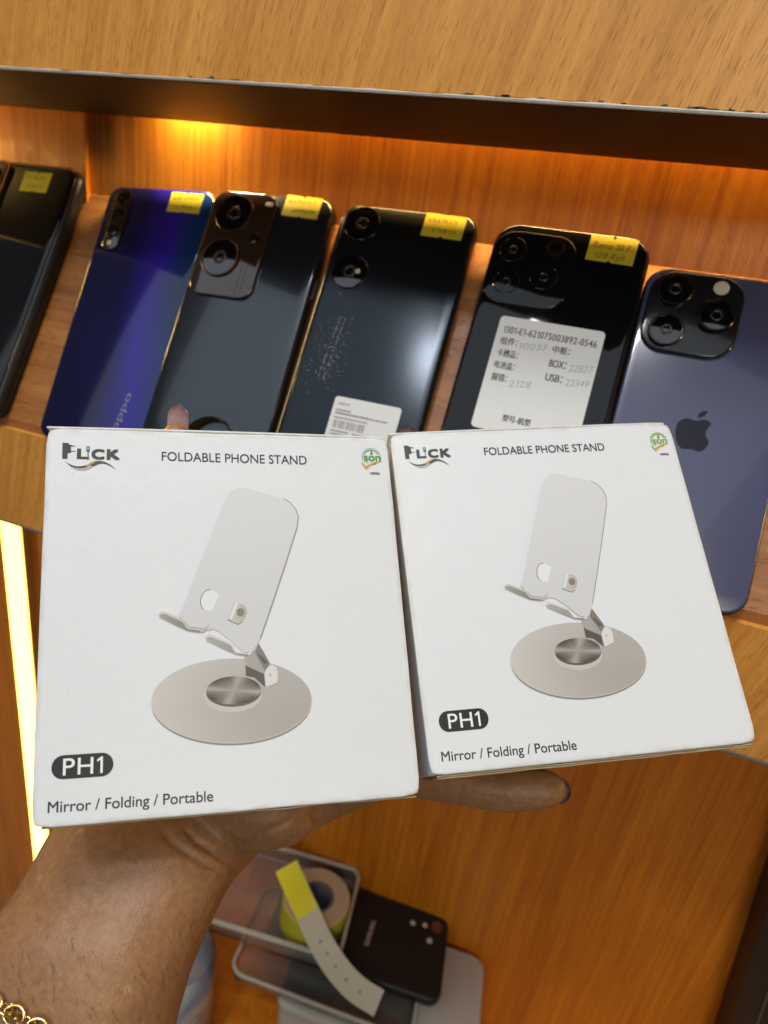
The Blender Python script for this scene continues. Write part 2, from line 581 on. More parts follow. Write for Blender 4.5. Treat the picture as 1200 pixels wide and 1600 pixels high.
# blue to violet gradient back of one phone
m, nt, b = mat('blue_gradient_glass')
tc = nt.nodes.new('ShaderNodeTexCoord'); sp = nt.nodes.new('ShaderNodeSeparateXYZ')
nt.links.new(tc.outputs['Object'], sp.inputs[0])
mr = nt.nodes.new('ShaderNodeMapRange')
mr.inputs['From Min'].default_value = -0.038; mr.inputs['From Max'].default_value = 0.038
nt.links.new(sp.outputs['X'], mr.inputs['Value'])
cr = nt.nodes.new('ShaderNodeValToRGB')
cr.color_ramp.elements[0].color = (0.006, 0.005, 0.032, 1)
cr.color_ramp.elements[1].color = (0.006, 0.026, 0.085, 1)
e = cr.color_ramp.elements.new(0.42); e.color = (0.007, 0.006, 0.045, 1)
e = cr.color_ramp.elements.new(0.74); e.color = (0.020, 0.010, 0.24, 1)
wv = nt.nodes.new('ShaderNodeTexNoise'); wv.inputs['Scale'].default_value = 30; wv.inputs['Detail'].default_value = 1
mpp = nt.nodes.new('ShaderNodeMapping'); mpp.inputs['Scale'].default_value = (1, 0.25, 1); mpp.inputs['Rotation'].default_value = (0, 0, 0.35)
nt.links.new(tc.outputs['Object'], mpp.inputs[0]); nt.links.new(mpp.outputs[0], wv.inputs['Vector'])
ma = nt.nodes.new('ShaderNodeMath'); ma.operation = 'MULTIPLY_ADD'; ma.inputs[1].default_value = 0.5; 
nt.links.new(wv.outputs['Fac'], ma.inputs[0])
sb = nt.nodes.new('ShaderNodeMath'); sb.operation = 'SUBTRACT'; sb.inputs[1].default_value = 0.25
nt.links.new(mr.outputs['Result'], sb.inputs[0]); nt.links.new(sb.outputs[0], ma.inputs[2])
nt.links.new(ma.outputs[0], cr.inputs['Fac'])
nt.links.new(cr.outputs['Color'], b.inputs['Base Color'])
b.inputs['Roughness'].default_value = 0.09; b.inputs['Coat Weight'].default_value = 0.25; b.inputs['Coat Roughness'].default_value = 0.03; b.inputs['Specular IOR Level'].default_value = 0.4
M['blue_glass'] = m


def scribble(bm, x, y, w, h, z, n=7, seed=0):
    rnd = random.Random(seed)
    k = 0.0
    while k < w:
        cw = rnd.uniform(0.0010, 0.0020)
        pts = [(x + k + cw * t + rnd.uniform(-.0002, .0002), y + h * (0.5 + 0.5 * math.sin(t * rnd.uniform(4, 9) + rnd.uniform(0, 6)))) for t in [i / 6 for i in range(7)]]
        ribbon(bm, pts, 0.00032, z)
        k += cw + rnd.uniform(0.0003, 0.0012)


def sticker(parent, cx, cy, w, h, z, seed, rot=0.0, lines=None):
    """notched yellow price sticker lying on the phone"""
    n = 0.0011
    out = [(-w / 2, -h / 2), (-n, -h / 2), (0, -h / 2 + n), (n, -h / 2), (w / 2, -h / 2), (w / 2, h / 2), (n, h / 2), (0, h / 2 - n * 1.3), (-n, h / 2), (-w / 2, h / 2)]
    bm = bmesh.new()
    R_ = Matrix.Rotation(rot, 2)
    out = [tuple(Vector((cx, cy)) + R_ @ Vector(p)) for p in out]
    bm_poly(out, z + 0.00018, bm)
    ext = bmesh.ops.extrude_face_region(bm, geom=bm.faces[:])
    for v in [g for g in ext['geom'] if isinstance(g, bmesh.types.BMVert)]:
        v.co.z -= 0.00016
    st = obj('price_sticker', bm, M['yellow'], parent)
    bm = bmesh.new()
    if lines:
        add_text(bm, lines[0], (cx - w * 0.42, cy + h * 0.02), (cx + w * 0.36, cy + h * 0.00), h * 0.24, z + 0.00026, slant=0.25)
        add_text(bm, lines[1], (cx - w * 0.34, cy - h * 0.36), (cx + w * 0.30, cy - h * 0.38), h * 0.22, z + 0.00026, slant=0.25)
        obj('handwriting', bm, M['ink'], st)
        return st
    scribble(bm, cx - w * 0.40, cy + h * 0.12, w * 0.72, h * 0.20, z + 0.00026, seed=seed)
    scribble(bm, cx - w * 0.28, cy - h * 0.32, w * 0.62, h * 0.20, z + 0.00026, seed=seed + 50)
    obj('handwriting', bm, M['ink'], st)
    return st


def phone(name, label, xc_top, xc_bot, s0, s1, w, r, thick, rim, back, rim_w=0.0011, bev=0.0022):
    L = s1 - s0
    ang = math.atan2((xc_bot - xc_top), L)
    c, s = math.cos(ang), math.sin(ang)
    X = Vector((1, 0, 0)); 
    ax = X * c + ED * s
    ay = ED * c - X * s
    base = SO + X * (xc_bot) + ED * s0 + EN * 0.0002
    rot = Matrix((ax, ay, EN)).transposed()
    t = thing(name, label, 'phone', base, rot, 'phones laid out on the sloped shelf')
    smooth_angle(obj('frame', bm_slab(w, L, r, 0, thick - 0.0004, bev, 0, L / 2), rim, t), 50)
    smooth_angle(obj('back_cover', bm_slab(w - 2 * rim_w, L - 2 * rim_w, r - rim_w, thick - 0.0022, thick, 0.0011, 0, L / 2), back, t), 60)
    return t


def loc(xc_top, xc_bot, s0, s1, X, S):
    """slope coordinates -> the phone's own coordinates"""
    L = s1 - s0
    ang = math.atan2((xc_bot - xc_top), L)
    dx, dy = X - xc_bot, S - s0
    return (dx * math.cos(ang) + dy * math.sin(ang), -dx * math.sin(ang) + dy * math.cos(ang))


def lens(parent, cx, cy, z, r, h=0.0012, ring='lens_ring', rw=0.0012):
    g = smooth_angle(obj('lens_ring', bm_lathe([(r, 0), (r, h - 0.0003), (r - 0.0003, h), (r - rw, h), (r - rw, h - 0.0006)], 36, (cx, cy, z), cap=False), M[ring], parent), 35)
    smooth_angle(obj('lens_glass', bm_lathe([(r - rw, h - 0.0009), (r - rw, h - 0.0005), (r * 0.5, h - 0.00035), (0.0004, h - 0.0003)], 36, (cx, cy, z)), M['lens'], g), 60)
    smooth_angle(obj('iris', bm_lathe([(r * 0.36, h - 0.00030), (r * 0.34, h - 0.00012), (r * 0.22, h - 0.00012), (r * 0.20, h - 0.00028)], 28, (cx, cy, z), cap=False), M['dark_rim'], g), 60)
    return g


mm = 0.001
# 1: black glossy phone in a case, gold rim
P1 = (-0.3615, -0.3600, 0.003, 0.1690)
t = phone('phone', 'black phone in a thick glossy case, gold rim along its top', *P1, 0.0775, 0.0085, 0.0115, M['black_plastic'], M['black_glass'], 0.0022, 0.0042)
lx = lambda X, S: loc(*P1, X * mm, S * mm)
isl = smooth_angle(obj('camera_island', bm_slab(0.021, 0.036, 0.004, 0.0112, 0.0131, 0.0006, *lx(-388, 148.5)), M['bronze_glass'], t))
bmr = bmesh.new()
o_, i_ = rrect(0.0222, 0.0372, 0.0046, 7, *lx(-388, 148.5)), rrect(0.0206, 0.0356, 0.0038, 7, *lx(-388, 148.5))
a = [bmr.verts.new((x, y, 0.01325)) for x, y in o_]; c_ = [bmr.verts.new((x, y, 0.01325)) for x, y in i_]; d_ = [bmr.verts.new((x, y, 0.0114)) for x, y in o_]
for k in range(len(a)):
    j = (k + 1) % len(a)
    bmr.faces.new((a[k], a[j], c_[j], c_[k])); bmr.faces.new((d_[k], d_[j], a[j], a[k]))
obj('island_rim', bmr, M['gold_rim'], isl)
lens(isl, *lx(-387, 158), 0.0131, 0.0045); lens(isl, *lx(-387, 146), 0.0131, 0.0045)
L1 = P1[3] - P1[2]
obj('top_rim', bm_slab(0.062, 0.0016, 0.0007, 0.0100, 0.01165, 0.0004, 0, L1 - 0.0013), M['gold_rim'], t)
sticker(t, *lx(-354, 156.2), 0.0215, 0.0138, 0.0115, 1, 0.02)

# 2: blue phone
P2 = (-0.2628, -0.2520, 0.0015, 0.1655)
t = phone('phone', 'shiny violet blue phone with an upright strip of three cameras', *P2, 0.0748, 0.0090, 0.0088, M['gold_rim'], M['blue_glass'], 0.0009, 0.0024)
lx = lambda X, S: loc(*P2, X * mm, S * mm)
cx, cy = lx(-285.5, 140)
isl = smooth_angle(obj('camera_island', bm_slab(0.0112, 0.041, 0.0052, 0.0086, 0.0104, 0.0006, cx, cy), M['bronze_glass'], t))
for k in (0.0135, 0.0025, -0.0085):
    lens(isl, cx, cy + k, 0.0104, 0.0042, 0.0006)
smooth_angle(obj('flash', bm_lathe([(0.0016, 0), (0.0016, 0.0003), (0.0008, 0.0004)], 20, (cx, cy - 0.0162, 0.0104)), M['flash'], isl))
sticker(t, *lx(-243.5, 156.8), 0.0222, 0.0130, 0.0088, 2, -0.02)
bm = bmesh.new()
add_text(bm, 'oppo', lx(-237.0, 13.0), lx(-235.0, 36.5), 0.0042, 0.00893)
obj('lettering', bm, M['silver_ink'], t)

# 3: dark grey phone with the big camera island
P3 = (-0.1880, -0.1830, 0.004, 0.1695)
t = phone('phone', 'dark grey mirror-backed phone with a large island of two big ring cameras', *P3, 0.0778, 0.0095, 0.0090, M['dark_rim'], M['grey_glass'], 0.0009, 0.0026)
lx = lambda X, S: loc(*P3, X * mm, S * mm)
cx, cy = lx(-202.3, 134.5)
isl = smooth_angle(obj('camera_island', bm_slab(0.0405, 0.0650, 0.0080, 0.0086, 0.0108, 0.0008, cx, cy), M['bronze_glass'], t))
lens(isl, *lx(-207.0, 152.3), 0.0108, 0.0118, 0.0014, 'copper', 0.0011)
lens(isl, *lx(-206.8, 124.8), 0.0108, 0.0118, 0.0014, 'copper', 0.0011)
smooth_angle(obj('flash', bm_slab(0.0050, 0.0026, 0.0012, 0.0107, 0.0110, 0.0001, *lx(-187.5, 161)), M['flash'], isl))
lens(isl, *lx(-190.0, 138.5), 0.0108, 0.0034, 0.0006)
bm = bmesh.new()
for k in range(2):
    x, y = lx(-188.5 - 3.0 * k, 114)
    ribbon(bm, [(x, y - 0.009), (x, y + 0.009)], 0.0005, 0.01085)
obj('island_print', bm, M['copper'], isl)
sticker(t, *lx(-168.3, 163.0), 0.0222, 0.0130, 0.0090, 3, -0.03)
smooth_angle(obj('side_button', bm_slab(0.0012, 0.012, 0.0005, 0.0035, 0.0060, 0.0004, 0.0389, 0.112), M['dark_rim'], t))

# 4: black phone with two round cameras
P4 = (-0.1052, -0.1035, 0.003, 0.1700)
t = phone('phone', 'black phone with two round cameras, speckled glue marks and barcode label', *P4, 0.0758, 0.0092, 0.0088, M['dark_rim'], M['soft_black'], 0.0009, 0.0026)
lx = lambda X, S: loc(*P4, X * mm, S * mm)
lens(t, *lx(-130.0, 157.5), 0.0084, 0.0100, 0.0014, 'lens', 0.0007)
lens(t, *lx(-128.8, 129.2), 0.0084, 0.0100, 0.0014, 'lens', 0.0007)
smooth_angle(obj('flash', bm_lathe([(0.0014, 0), (0.0014, 0.0004), (0.0006, 0.0005)], 20, (*lx(-124.0, 129.5), 0.0096)), M['flash'], t))
smooth_angle(obj('gold_edge', bm_slab(0.0009, 0.140, 0.0004, 0.0062, 0.0082, 0.0003, -0.0380, 0.088), M['gold_rim'], t))
sticker(t, *lx(-85.0, 161.8), 0.0222, 0.0134, 0.0088, 4, -0.02)
bm = bmesh.new()
rnd = random.Random(11)
for k in range(170):
    S = rnd.gauss(83, 13); X = -126.5 + (S - 85) * 0.03 + rnd.gauss(0, 5.0)
    if not 58 < S < 116:
        continue
    x, y = lx(X, S); q = rnd.uniform(0.00012, 0.00042); a0 = rnd.uniform(0, 6)
    bm_poly([(x + q * math.cos(a0 + j * 1.05) * rnd.uniform(.5, 1.2), y + q * math.sin(a0 + j * 1.05) * rnd.uniform(.5, 1.2)) for j in range(6)], 0.00888 + rnd.uniform(0, 0.00004), bm)
for off in (-2.0, 1.0):
    p = [lx(-125.0 + off + (s_ - 90) * 0.06, s_) for s_ in range(68, 104)]
    for k in range(0, len(p) - 1):
        if rnd.random() < 0.6:
            ribbon(bm, [p[k], p[k + 1]], 0.00045 * rnd.uniform(.5, 1.4), 0.00889)
sp_ = obj('glue_specks', bm, M['speck'], t); sp_['kind'] = 'stuff'
# barcode label
lab = obj('barcode_label', bm_slab(0.0365, 0.0300, 0.0018, 0.00880, 0.00895, 0.00005, *lx(-97.0, 45.3)), M['label'], t)
lcx, lcy = lx(-97.0, 45.3)
bm = bmesh.new()
rnd = random.Random(5)
add_text(bm, 'oppo', (lcx - 0.0160, lcy + 0.0108), (lcx - 0.0095, lcy + 0.0108), 0.0017, 0.00901)
for yy, x0_, x1_, hh in ((7.4, -16, -8.5, .8), (5.6, -16, 1, 1.0), (5.6, 1.5, 12, .8), (3.4, -16, -12, .7), (3.4, -11, 2, .7), (-3.9, -16, -6, .8), (-3.9, -4, 6, .7), (-5.6, -16, 9, .8), (-7.4, -16, 9, .7)):
    x = x0_
    while x < x1_:
        q = rnd.uniform(0.5, 1.3)
        bm_poly([(lcx + x * mm, lcy + yy * mm), (lcx + (x + q) * mm, lcy + yy * mm), (lcx + (x + q) * mm, lcy + (yy + hh) * mm), (lcx + x * mm, lcy + (yy + hh) * mm)], 0.00901, bm)
        x += q + 0.25
x = -15.5
while x < 1.5:
    q = rnd.choice((0.2, 0.3, 0.55))
    bm_poly([(lcx + x * mm, lcy - 1.9 * mm), (lcx + (x + q) * mm, lcy - 1.9 * mm), (lcx + (x + q) * mm, lcy + 2.4 * mm), (lcx + x * mm, lcy + 2.4 * mm)], 0.00901, bm)
    x += q + rnd.choice((0.2, 0.35, 0.6))
obj('barcode_print', bm, M['trim'], lab)

# 5: black phone with square camera area and handwritten label
P5 = (-0.0188, -0.0195, 0.003, 0.1695)
t = phone('phone', 'glossy black phone with a large white label of printed codes', *P5, 0.0766, 0.0120, 0.0092, M['black_plastic'], M['black_glass'], 0.0012, 0.0028)
lx = lambda X, S: loc(*P5, X * mm, S * mm)
isl = smooth_angle(obj('camera_island', bm_slab(0.0415, 0.0400, 0.0105, 0.0090, 0.0104, 0.0007, *lx(-35.5, 143.5)), M['black_glass'], t))
for X, S in ((-46, 153), (-45, 135.5), (-27.5, 140.5)):
    lens(isl, *lx(X, S), 0.0101, 0.0068, 0.0005, 'lens', 0.0006)
g = smooth_angle(obj('flash_ring', bm_lathe([(0.0048, 0), (0.0048, 0.0007), (0.0032, 0.0007), (0.0030, 0.0003)], 32, (*lx(-25.4, 156.8), 0.0104), cap=False), M['copper'], isl))
sticker(t, *lx(1.0, 160.0), 0.0225, 0.0136, 0.0092, 5, -0.02, ('Reno 10 F', '128.8gb'))
# white label, slightly turned
lc = Vector(lx(-17.6, 88.2))
RL = Matrix.Rotation(math.radians(-0.5), 2)
bm = bm_slab(0.0508, 0.0590, 0.0022, 0.00922, 0.00940, 0.00005)
bm.transform(Matrix.Translation((lc.x, lc.y, 0)))
lab = obj('code_label', bm, M['label'], t)
bm = bmesh.new()
ly = lambda a, b: (lc.x + a * mm, lc.y + b * mm)
Z5 = 0.00946
add_text(bm, '1301-E1-621075003892-0546', ly(-22.3, 20.8), ly(22.6, 20.8), 0.0035, Z5, bold=0.00012)
for s_, a0, a1, y in (('组件：', -22.5, -14.0, 15.0), ('卡槽品：', -22.5, -12.2, 8.6), ('电池盖：', -22.3, -12.2, 2.4), ('摄镜：', -22.0, -14.4, -4.0), ('中框：', 3.2, 11.4, 15.0)):
    add_text(bm, s_, ly(a0, y), ly(a1, y), 0.0029, Z5, bold=0.00016)
add_text(bm, 'BOX：', ly(3.3, 7.6), ly(11.2, 7.6), 0.0036, Z5, bold=0.0002)
add_text(bm, 'USB：', ly(3.3, 0.4), ly(11.2, 0.4), 0.0036, Z5, bold=0.0002)
add_text(bm, '型号-机型', ly(-11.5, -23.5), ly(2.0, -23.5), 0.0026, Z5, bold=0.0003)
obj('code_print', bm, M['black_ink'], lab)
bm = bmesh.new()
for s_, a0, a1, y in (('10037', -13.0, 0.5, 13.6), ('22827', 13.0, 23.6, 6.8), ('22349', 13.0, 23.6, -0.6), ('2128', -12.6, -2.5, -6.2)):
    add_text(bm, s_, ly(a0, y), ly(a1, y + 1.2), 0.0034, Z5, slant=0.25)
obj('handwriting', bm, M['blue_ink'], lab)

# 6: purple phone
P6 = (0.0560, 0.0556, 0.0006, 0.1560)
t = phone('phone', 'deep purple phone with three cameras in a square and an apple emblem', *P6, 0.0720, 0.0105, 0.0082, M['dark_rim'], M['purple_glass'], 0.0008, 0.0018)
lx = lambda X, S: loc(*P6, X * mm, S * mm)
isl = smooth_angle(obj('camera_island', bm_slab(0.0412, 0.0405, 0.0110, 0.0080, 0.0104, 0.0010, *lx(43.0, 132.8)), plain('island_glass', (0.010, 0.0095, 0.011), 0.20, coat=0.3), t))
for X, S in ((33.2, 142.6), (33.4, 122.3), (53.0, 132.6)):
    lens(isl, *lx(X, S), 0.0104, 0.0079, 0.0022, 'lens_ring', 0.0010)
smooth_angle(obj('flash', bm_lathe([(0.0034, 0), (0.0034, 0.0003), (0.0020, 0.0005), (0.0006, 0.0006)], 28, (*lx(52.7, 147.0), 0.0104)), M['flash'], isl))
ab = [(47.9, 75.9), (47.7, 79.0), (48.4, 81.3), (50.3, 83.2), (52.3, 83.6), (55.0, 83.0), (56.6, 83.4), (58.6, 84.5), (60.7, 84.0), (62.1, 82.8), (60.9, 81.0), (60.2, 78.6), (60.8, 76.5), (62.6, 74.6), (62.1, 72.2), (61.1, 70.1), (59.5, 69.0), (57.7, 69.3), (55.9, 69.7), (54.0, 69.2), (52.3, 68.8), (50.4, 70.1), (48.9, 72.7)]
al = [(55.4, 84.9), (55.6, 86.3), (56.7, 87.8), (59.1, 88.9), (59.1, 87.5), (58.3, 86.0), (56.9, 84.7)]


def rounded(pts, it=2):
    for _ in range(it):
        q = []
        for i in range(len(pts)):
            a, b = Vector(pts[i]), Vector(pts[(i + 1) % len(pts)])
            q += [tuple(a * .75 + b * .25), tuple(a * .25 + b * .75)]
        pts = q
    return pts


bm = bm_poly([lx(*p) for p in rounded(ab)], 0.00825)
bm_poly([lx(*p) for p in rounded(al)], 0.00825, bm)
obj('emblem', bm, M['apple'], t)

# metal ring lying on the grey phone
rb = SO + Vector((1, 0, 0)) * -0.1762 + ED * 0.0178 + EN * 0.0093
ringt = thing('ring', 'dark metal ring with golden inside lying on the grey phone', 'ring', rb, Matrix((Vector((1, 0, 0)), ED, EN)).transposed())
smooth_angle(obj('outer_band', bm_lathe([(0.0150, 0.0), (0.0158, 0.0006), (0.0160, 0.0030), (0.0156, 0.0050), (0.0150, 0.0054), (0.0146, 0.0050)], 56, cap=False), M['dark_rim'], ringt), 50)
smooth_angle(obj('inner_band', bm_lathe([(0.0146, 0.0050), (0.0143, 0.0028), (0.0145, 0.0002), (0.0150, 0.0)], 56, cap=False), M['gold_rim'], ringt), 50)

# ------------------------------------------------------------------ the two boxes
ART = {
'plate': [(39.07,59.52),(40.02,58.57),(43.37,50.15),(48.46,37.18),(53.76,23.66),(54.83,21.7),(56.51,19.73),(58.38,18.83),(60.02,18.7),(66.13,20.47),(72.92,22.36),(75.15,23.87),(76.72,26.04),(77.41,28.65),(76.8,32.12),(72.2,44.82),(67.57,57.05),(63.56,67.36),(62.3,69.57),(61.27,71.08),(59.71,71.6),(58.36,71.49),(56.62,70.07),(54.45,67.74),(52.05,65.85),(50.96,64.91),(49.2,64.18),(48.08,64.6),(46.98,64.34),(45.66,63.84),(42.59,63.3),(40.86,61.44)],
'plate_edge_line': [(72.92,22.36),(75.15,23.87),(76.72,26.04),(77.41,28.65),(76.8,32.12),(72.2,44.82),(67.57,57.05),(63.56,67.36)],
'hole': [(49.03,52.07),(47.67,52.33),(46.53,53.33),(45.92,54.94),(45.8,56.32),(46.22,57.71),(47.54,58.52),(49.1,58.93),(51.47,53.66)],
'hole_arc': [(49.03,52.07),(47.67,52.33),(46.53,53.33),(45.92,54.94),(45.8,56.32),(46.22,57.71),(46.57,58.04)],
'tab': [(56.09,55.76),(56.7,56.43),(58.87,57.08),(59.65,58.26),(59.79,59.43),(59.19,61.03),(58.23,62.39),(56.85,63.04),(53.83,61.58)],
'tab_hi': [(56.26,56.09),(57.15,56.62),(55.18,61.48),(54.2,61.26)],
'rivet': [(58.97,59.41),(58.8,60.02),(58.39,60.48),(57.83,60.67),(57.26,60.54),(56.82,60.13),(56.61,59.53),(56.7,58.89),(57.05,58.38),(57.58,58.1),(58.17,58.14),(58.66,58.48),(58.94,59.04)],
'lipL': [(33.4,59.35),(34.27,58.46),(35.44,58.68),(40.86,61.35),(42.06,63.51),(45.43,64.29),(47.44,63.44),(48.26,62.56),(47.96,63.91),(46.74,65.01),(45.42,65.19),(41.92,64.54),(38.66,62.87),(33.7,60.16)],
'lipR': [(46.93,66.5),(47.75,65.53),(48.72,65.75),(54.65,68.65),(56.13,71.4),(59.47,71.89),(60.86,71.04),(61.47,70.47),(60.68,72.03),(59.58,72.7),(56.1,72.17),(52.59,70.38),(47.26,67.59)],
'lipLs': [(33.92,59.45),(35.22,59.26),(40.42,61.88),(41.79,64.0),(45.64,64.75),(45.42,65.1),(41.92,64.54),(38.66,62.87),(33.83,60.08)],
'lipRs': [(47.37,66.78),(48.7,66.56),(54.41,69.18),(55.76,71.66),(59.59,72.25),(59.58,72.7),(56.1,72.17),(52.59,70.38),(47.35,67.5)],
'arm': [(58.32,72.74),(61.3,71.24),(64.66,77.34),(64.21,78.35),(59.2,75.77)],
'arm2': [(61.61,71.52),(62.88,69.03),(65.99,74.93),(65.77,75.82),(64.53,77.38)],
'gap': [(62.4,72.09),(63.28,72.58),(65.45,75.0),(64.3,75.4)],
'cheek': [(64.31,78.22),(64.82,76.9),(65.86,75.92),(67.01,75.65),(68.1,76.59),(68.39,78.18),(68.11,81.06),(64.58,82.27)],
'foot': [(58.67,75.31),(59.2,75.77),(64.21,78.35),(64.32,82.21),(62.94,80.82),(61.21,79.19),(58.73,78.64)],
'dot': [(66.42,78.63),(66.33,78.9),(66.14,79.07),(65.9,79.08),(65.7,78.92),(65.6,78.66),(65.66,78.37),(65.83,78.17),(66.07,78.12),(66.29,78.24),(66.41,78.49)],
'base_under': [(78.22,87.26),(77.94,88.87),(77.25,90.42),(76.17,91.9),(74.71,93.28),(72.9,94.53),(70.79,95.63),(68.41,96.57),(65.8,97.33),(63.01,97.89),(60.1,98.26),(57.1,98.43),(54.08,98.39),(51.08,98.16),(48.15,97.73),(45.33,97.11),(42.67,96.32),(40.22,95.36),(38.0,94.26),(36.06,93.04),(34.41,91.7),(33.1,90.28),(32.14,88.79),(31.55,87.26),(31.33,85.72),(31.49,84.17),(32.03,82.66),(32.96,81.21),(34.24,79.84),(35.87,78.57),(37.83,77.42),(40.08,76.42),(42.58,75.59),(45.31,74.94),(48.21,74.48),(51.23,74.22),(54.33,74.18),(57.45,74.35),(60.52,74.73),(63.5,75.32),(66.33,76.11),(68.96,77.08),(71.34,78.23),(73.42,79.51),(75.16,80.93),(76.53,82.44),(77.51,84.01),(78.07,85.63)],
'base': [(78.26,86.5),(77.99,88.13),(77.3,89.7),(76.21,91.19),(74.75,92.58),(72.94,93.85),(70.83,94.96),(68.44,95.91),(65.83,96.68),(63.04,97.25),(60.12,97.63),(57.13,97.8),(54.1,97.76),(51.1,97.53),(48.16,97.1),(45.34,96.48),(42.68,95.68),(40.23,94.72),(38.01,93.62),(36.06,92.38),(34.42,91.03),(33.11,89.6),(32.14,88.1),(31.55,86.55),(31.33,84.99),(31.49,83.44),(32.04,81.91),(32.96,80.44),(34.24,79.05),(35.88,77.77),(37.83,76.61),(40.09,75.6),(42.6,74.76),(45.32,74.09),(48.23,73.63),(51.25,73.37),(54.35,73.32),(57.47,73.49),(60.55,73.87),(63.54,74.46),(66.37,75.26),(69.0,76.24),(71.38,77.39),(73.46,78.69),(75.2,80.11),(76.57,81.64),(77.55,83.23),(78.12,84.86)],
'disc_glow': [(63.23,84.36),(63.16,84.99),(62.94,85.61),(62.57,86.21),(62.07,86.77),(61.44,87.29),(60.7,87.76),(59.85,88.16),(58.92,88.5),(57.92,88.76),(56.86,88.94),(55.76,89.05),(54.65,89.07),(53.55,89.01),(52.46,88.87),(51.41,88.66),(50.42,88.37),(49.5,88.01),(48.66,87.58),(47.93,87.1),(47.31,86.58),(46.81,86.01),(46.45,85.41),(46.22,84.8),(46.14,84.17),(46.2,83.55),(46.4,82.93),(46.74,82.34),(47.22,81.78),(47.83,81.26),(48.55,80.79),(49.38,80.37),(50.29,80.03),(51.29,79.75),(52.35,79.55),(53.44,79.43),(54.56,79.4),(55.69,79.45),(56.8,79.58),(57.87,79.79),(58.88,80.08),(59.83,80.45),(60.68,80.87),(61.44,81.36),(62.07,81.9),(62.57,82.48),(62.94,83.09),(63.16,83.72)],
'disc_under': [(63.04,83.43),(62.97,83.97),(62.76,84.51),(62.42,85.02),(61.95,85.51),(61.36,85.95),(60.66,86.35),(59.86,86.7),(58.98,86.99),(58.03,87.21),(57.04,87.37),(56.0,87.46),(54.96,87.49),(53.91,87.44),(52.89,87.32),(51.9,87.13),(50.96,86.88),(50.09,86.57),(49.31,86.2),(48.62,85.79),(48.03,85.34),(47.57,84.85),(47.22,84.34),(47.01,83.81),(46.94,83.27),(46.99,82.73),(47.19,82.2),(47.51,81.69),(47.96,81.21),(48.53,80.76),(49.21,80.36),(49.99,80.0),(50.86,79.71),(51.8,79.47),(52.79,79.3),(53.83,79.2),(54.88,79.17),(55.94,79.21),(56.98,79.32),(57.99,79.51),(58.95,79.76),(59.84,80.07),(60.64,80.44),(61.35,80.86),(61.95,81.32),(62.42,81.82),(62.76,82.34),(62.97,82.88)],
'disc': [(63.03,82.79),(62.96,83.33),(62.75,83.85),(62.41,84.36),(61.94,84.83),(61.35,85.27),(60.65,85.67),(59.86,86.01),(58.98,86.29),(58.04,86.52),(57.05,86.67),(56.02,86.76),(54.98,86.78),(53.94,86.74),(52.91,86.62),(51.93,86.44),(50.99,86.19),(50.13,85.89),(49.35,85.53),(48.66,85.12),(48.08,84.68),(47.61,84.2),(47.27,83.69),(47.06,83.17),(46.99,82.64),(47.04,82.11),(47.23,81.59),(47.56,81.09),(48.01,80.62),(48.58,80.18),(49.26,79.78),(50.03,79.43),(50.9,79.13),(51.83,78.9),(52.82,78.73),(53.85,78.63),(54.9,78.6),(55.96,78.64),(57.0,78.75),(58.0,78.93),(58.95,79.18),(59.84,79.49),(60.64,79.85),(61.35,80.26),(61.94,80.71),(62.41,81.2),(62.75,81.72),(62.96,82.25)],
'F': [(4.84,4.82),(6.66,4.96),(6.67,5.39),(7.29,5.53),(8.57,5.88),(8.58,6.04),(7.31,6.04),(7.35,7.49),(8.79,7.52),(8.79,7.68),(7.35,7.76),(7.36,8.23),(6.41,8.33),(6.39,10.24),(4.86,10.2)],
'cable': [(11.86,5.9),(12.83,5.87),(12.86,7.64),(12.52,7.69),(12.57,10.28),(12.3,10.28),(12.24,7.7),(11.89,7.67)],
'cable_in': [(12.14,6.29),(12.59,6.28),(12.61,6.98),(12.16,7.0)],
'swoosh': [(5.45,10.69),(6.5,11.59),(7.88,12.33),(9.43,12.65),(10.97,12.49),(12.33,11.96),(13.52,11.15),(14.55,10.7),(16.11,10.62),(17.51,10.94),(18.92,11.73),(19.97,12.6),(20.79,13.4),(19.63,12.69),(18.22,11.86),(16.82,11.5),(15.44,11.77),(14.07,12.5),(12.7,13.39),(11.34,13.88),(9.97,13.95),(8.42,13.4),(6.86,12.2)],
'swoosh_gold': [(11.48,12.4),(12.33,12.0),(13.52,11.19),(14.55,10.74),(15.24,10.68),(14.39,11.32),(13.2,12.21),(12.34,12.62)],
'swoosh_pale': [(7.38,12.73),(8.59,13.09),(10.13,13.29),(11.67,13.02),(13.03,12.33),(14.07,12.5),(12.7,13.39),(11.34,13.88),(9.97,13.95),(8.42,13.4)],
'LCK': [(9.04,6.69),(9.13,10.21),(21.07,10.46),(21.03,6.9)],
'son_check': [(100.08,9.34),(100.6,9.09),(101.5,10.42),(103.34,9.44),(105.43,8.69),(107.65,8.64),(105.03,9.4),(103.27,10.24),(101.53,11.74)],
'son_bottle': [(103.73,4.87),(104.24,4.86),(104.09,5.32),(104.33,5.74),(104.28,6.27),(103.54,6.29),(103.58,5.76),(103.82,5.33)],
}
BW, BH, BD = 110.0, 116.7, 31.0
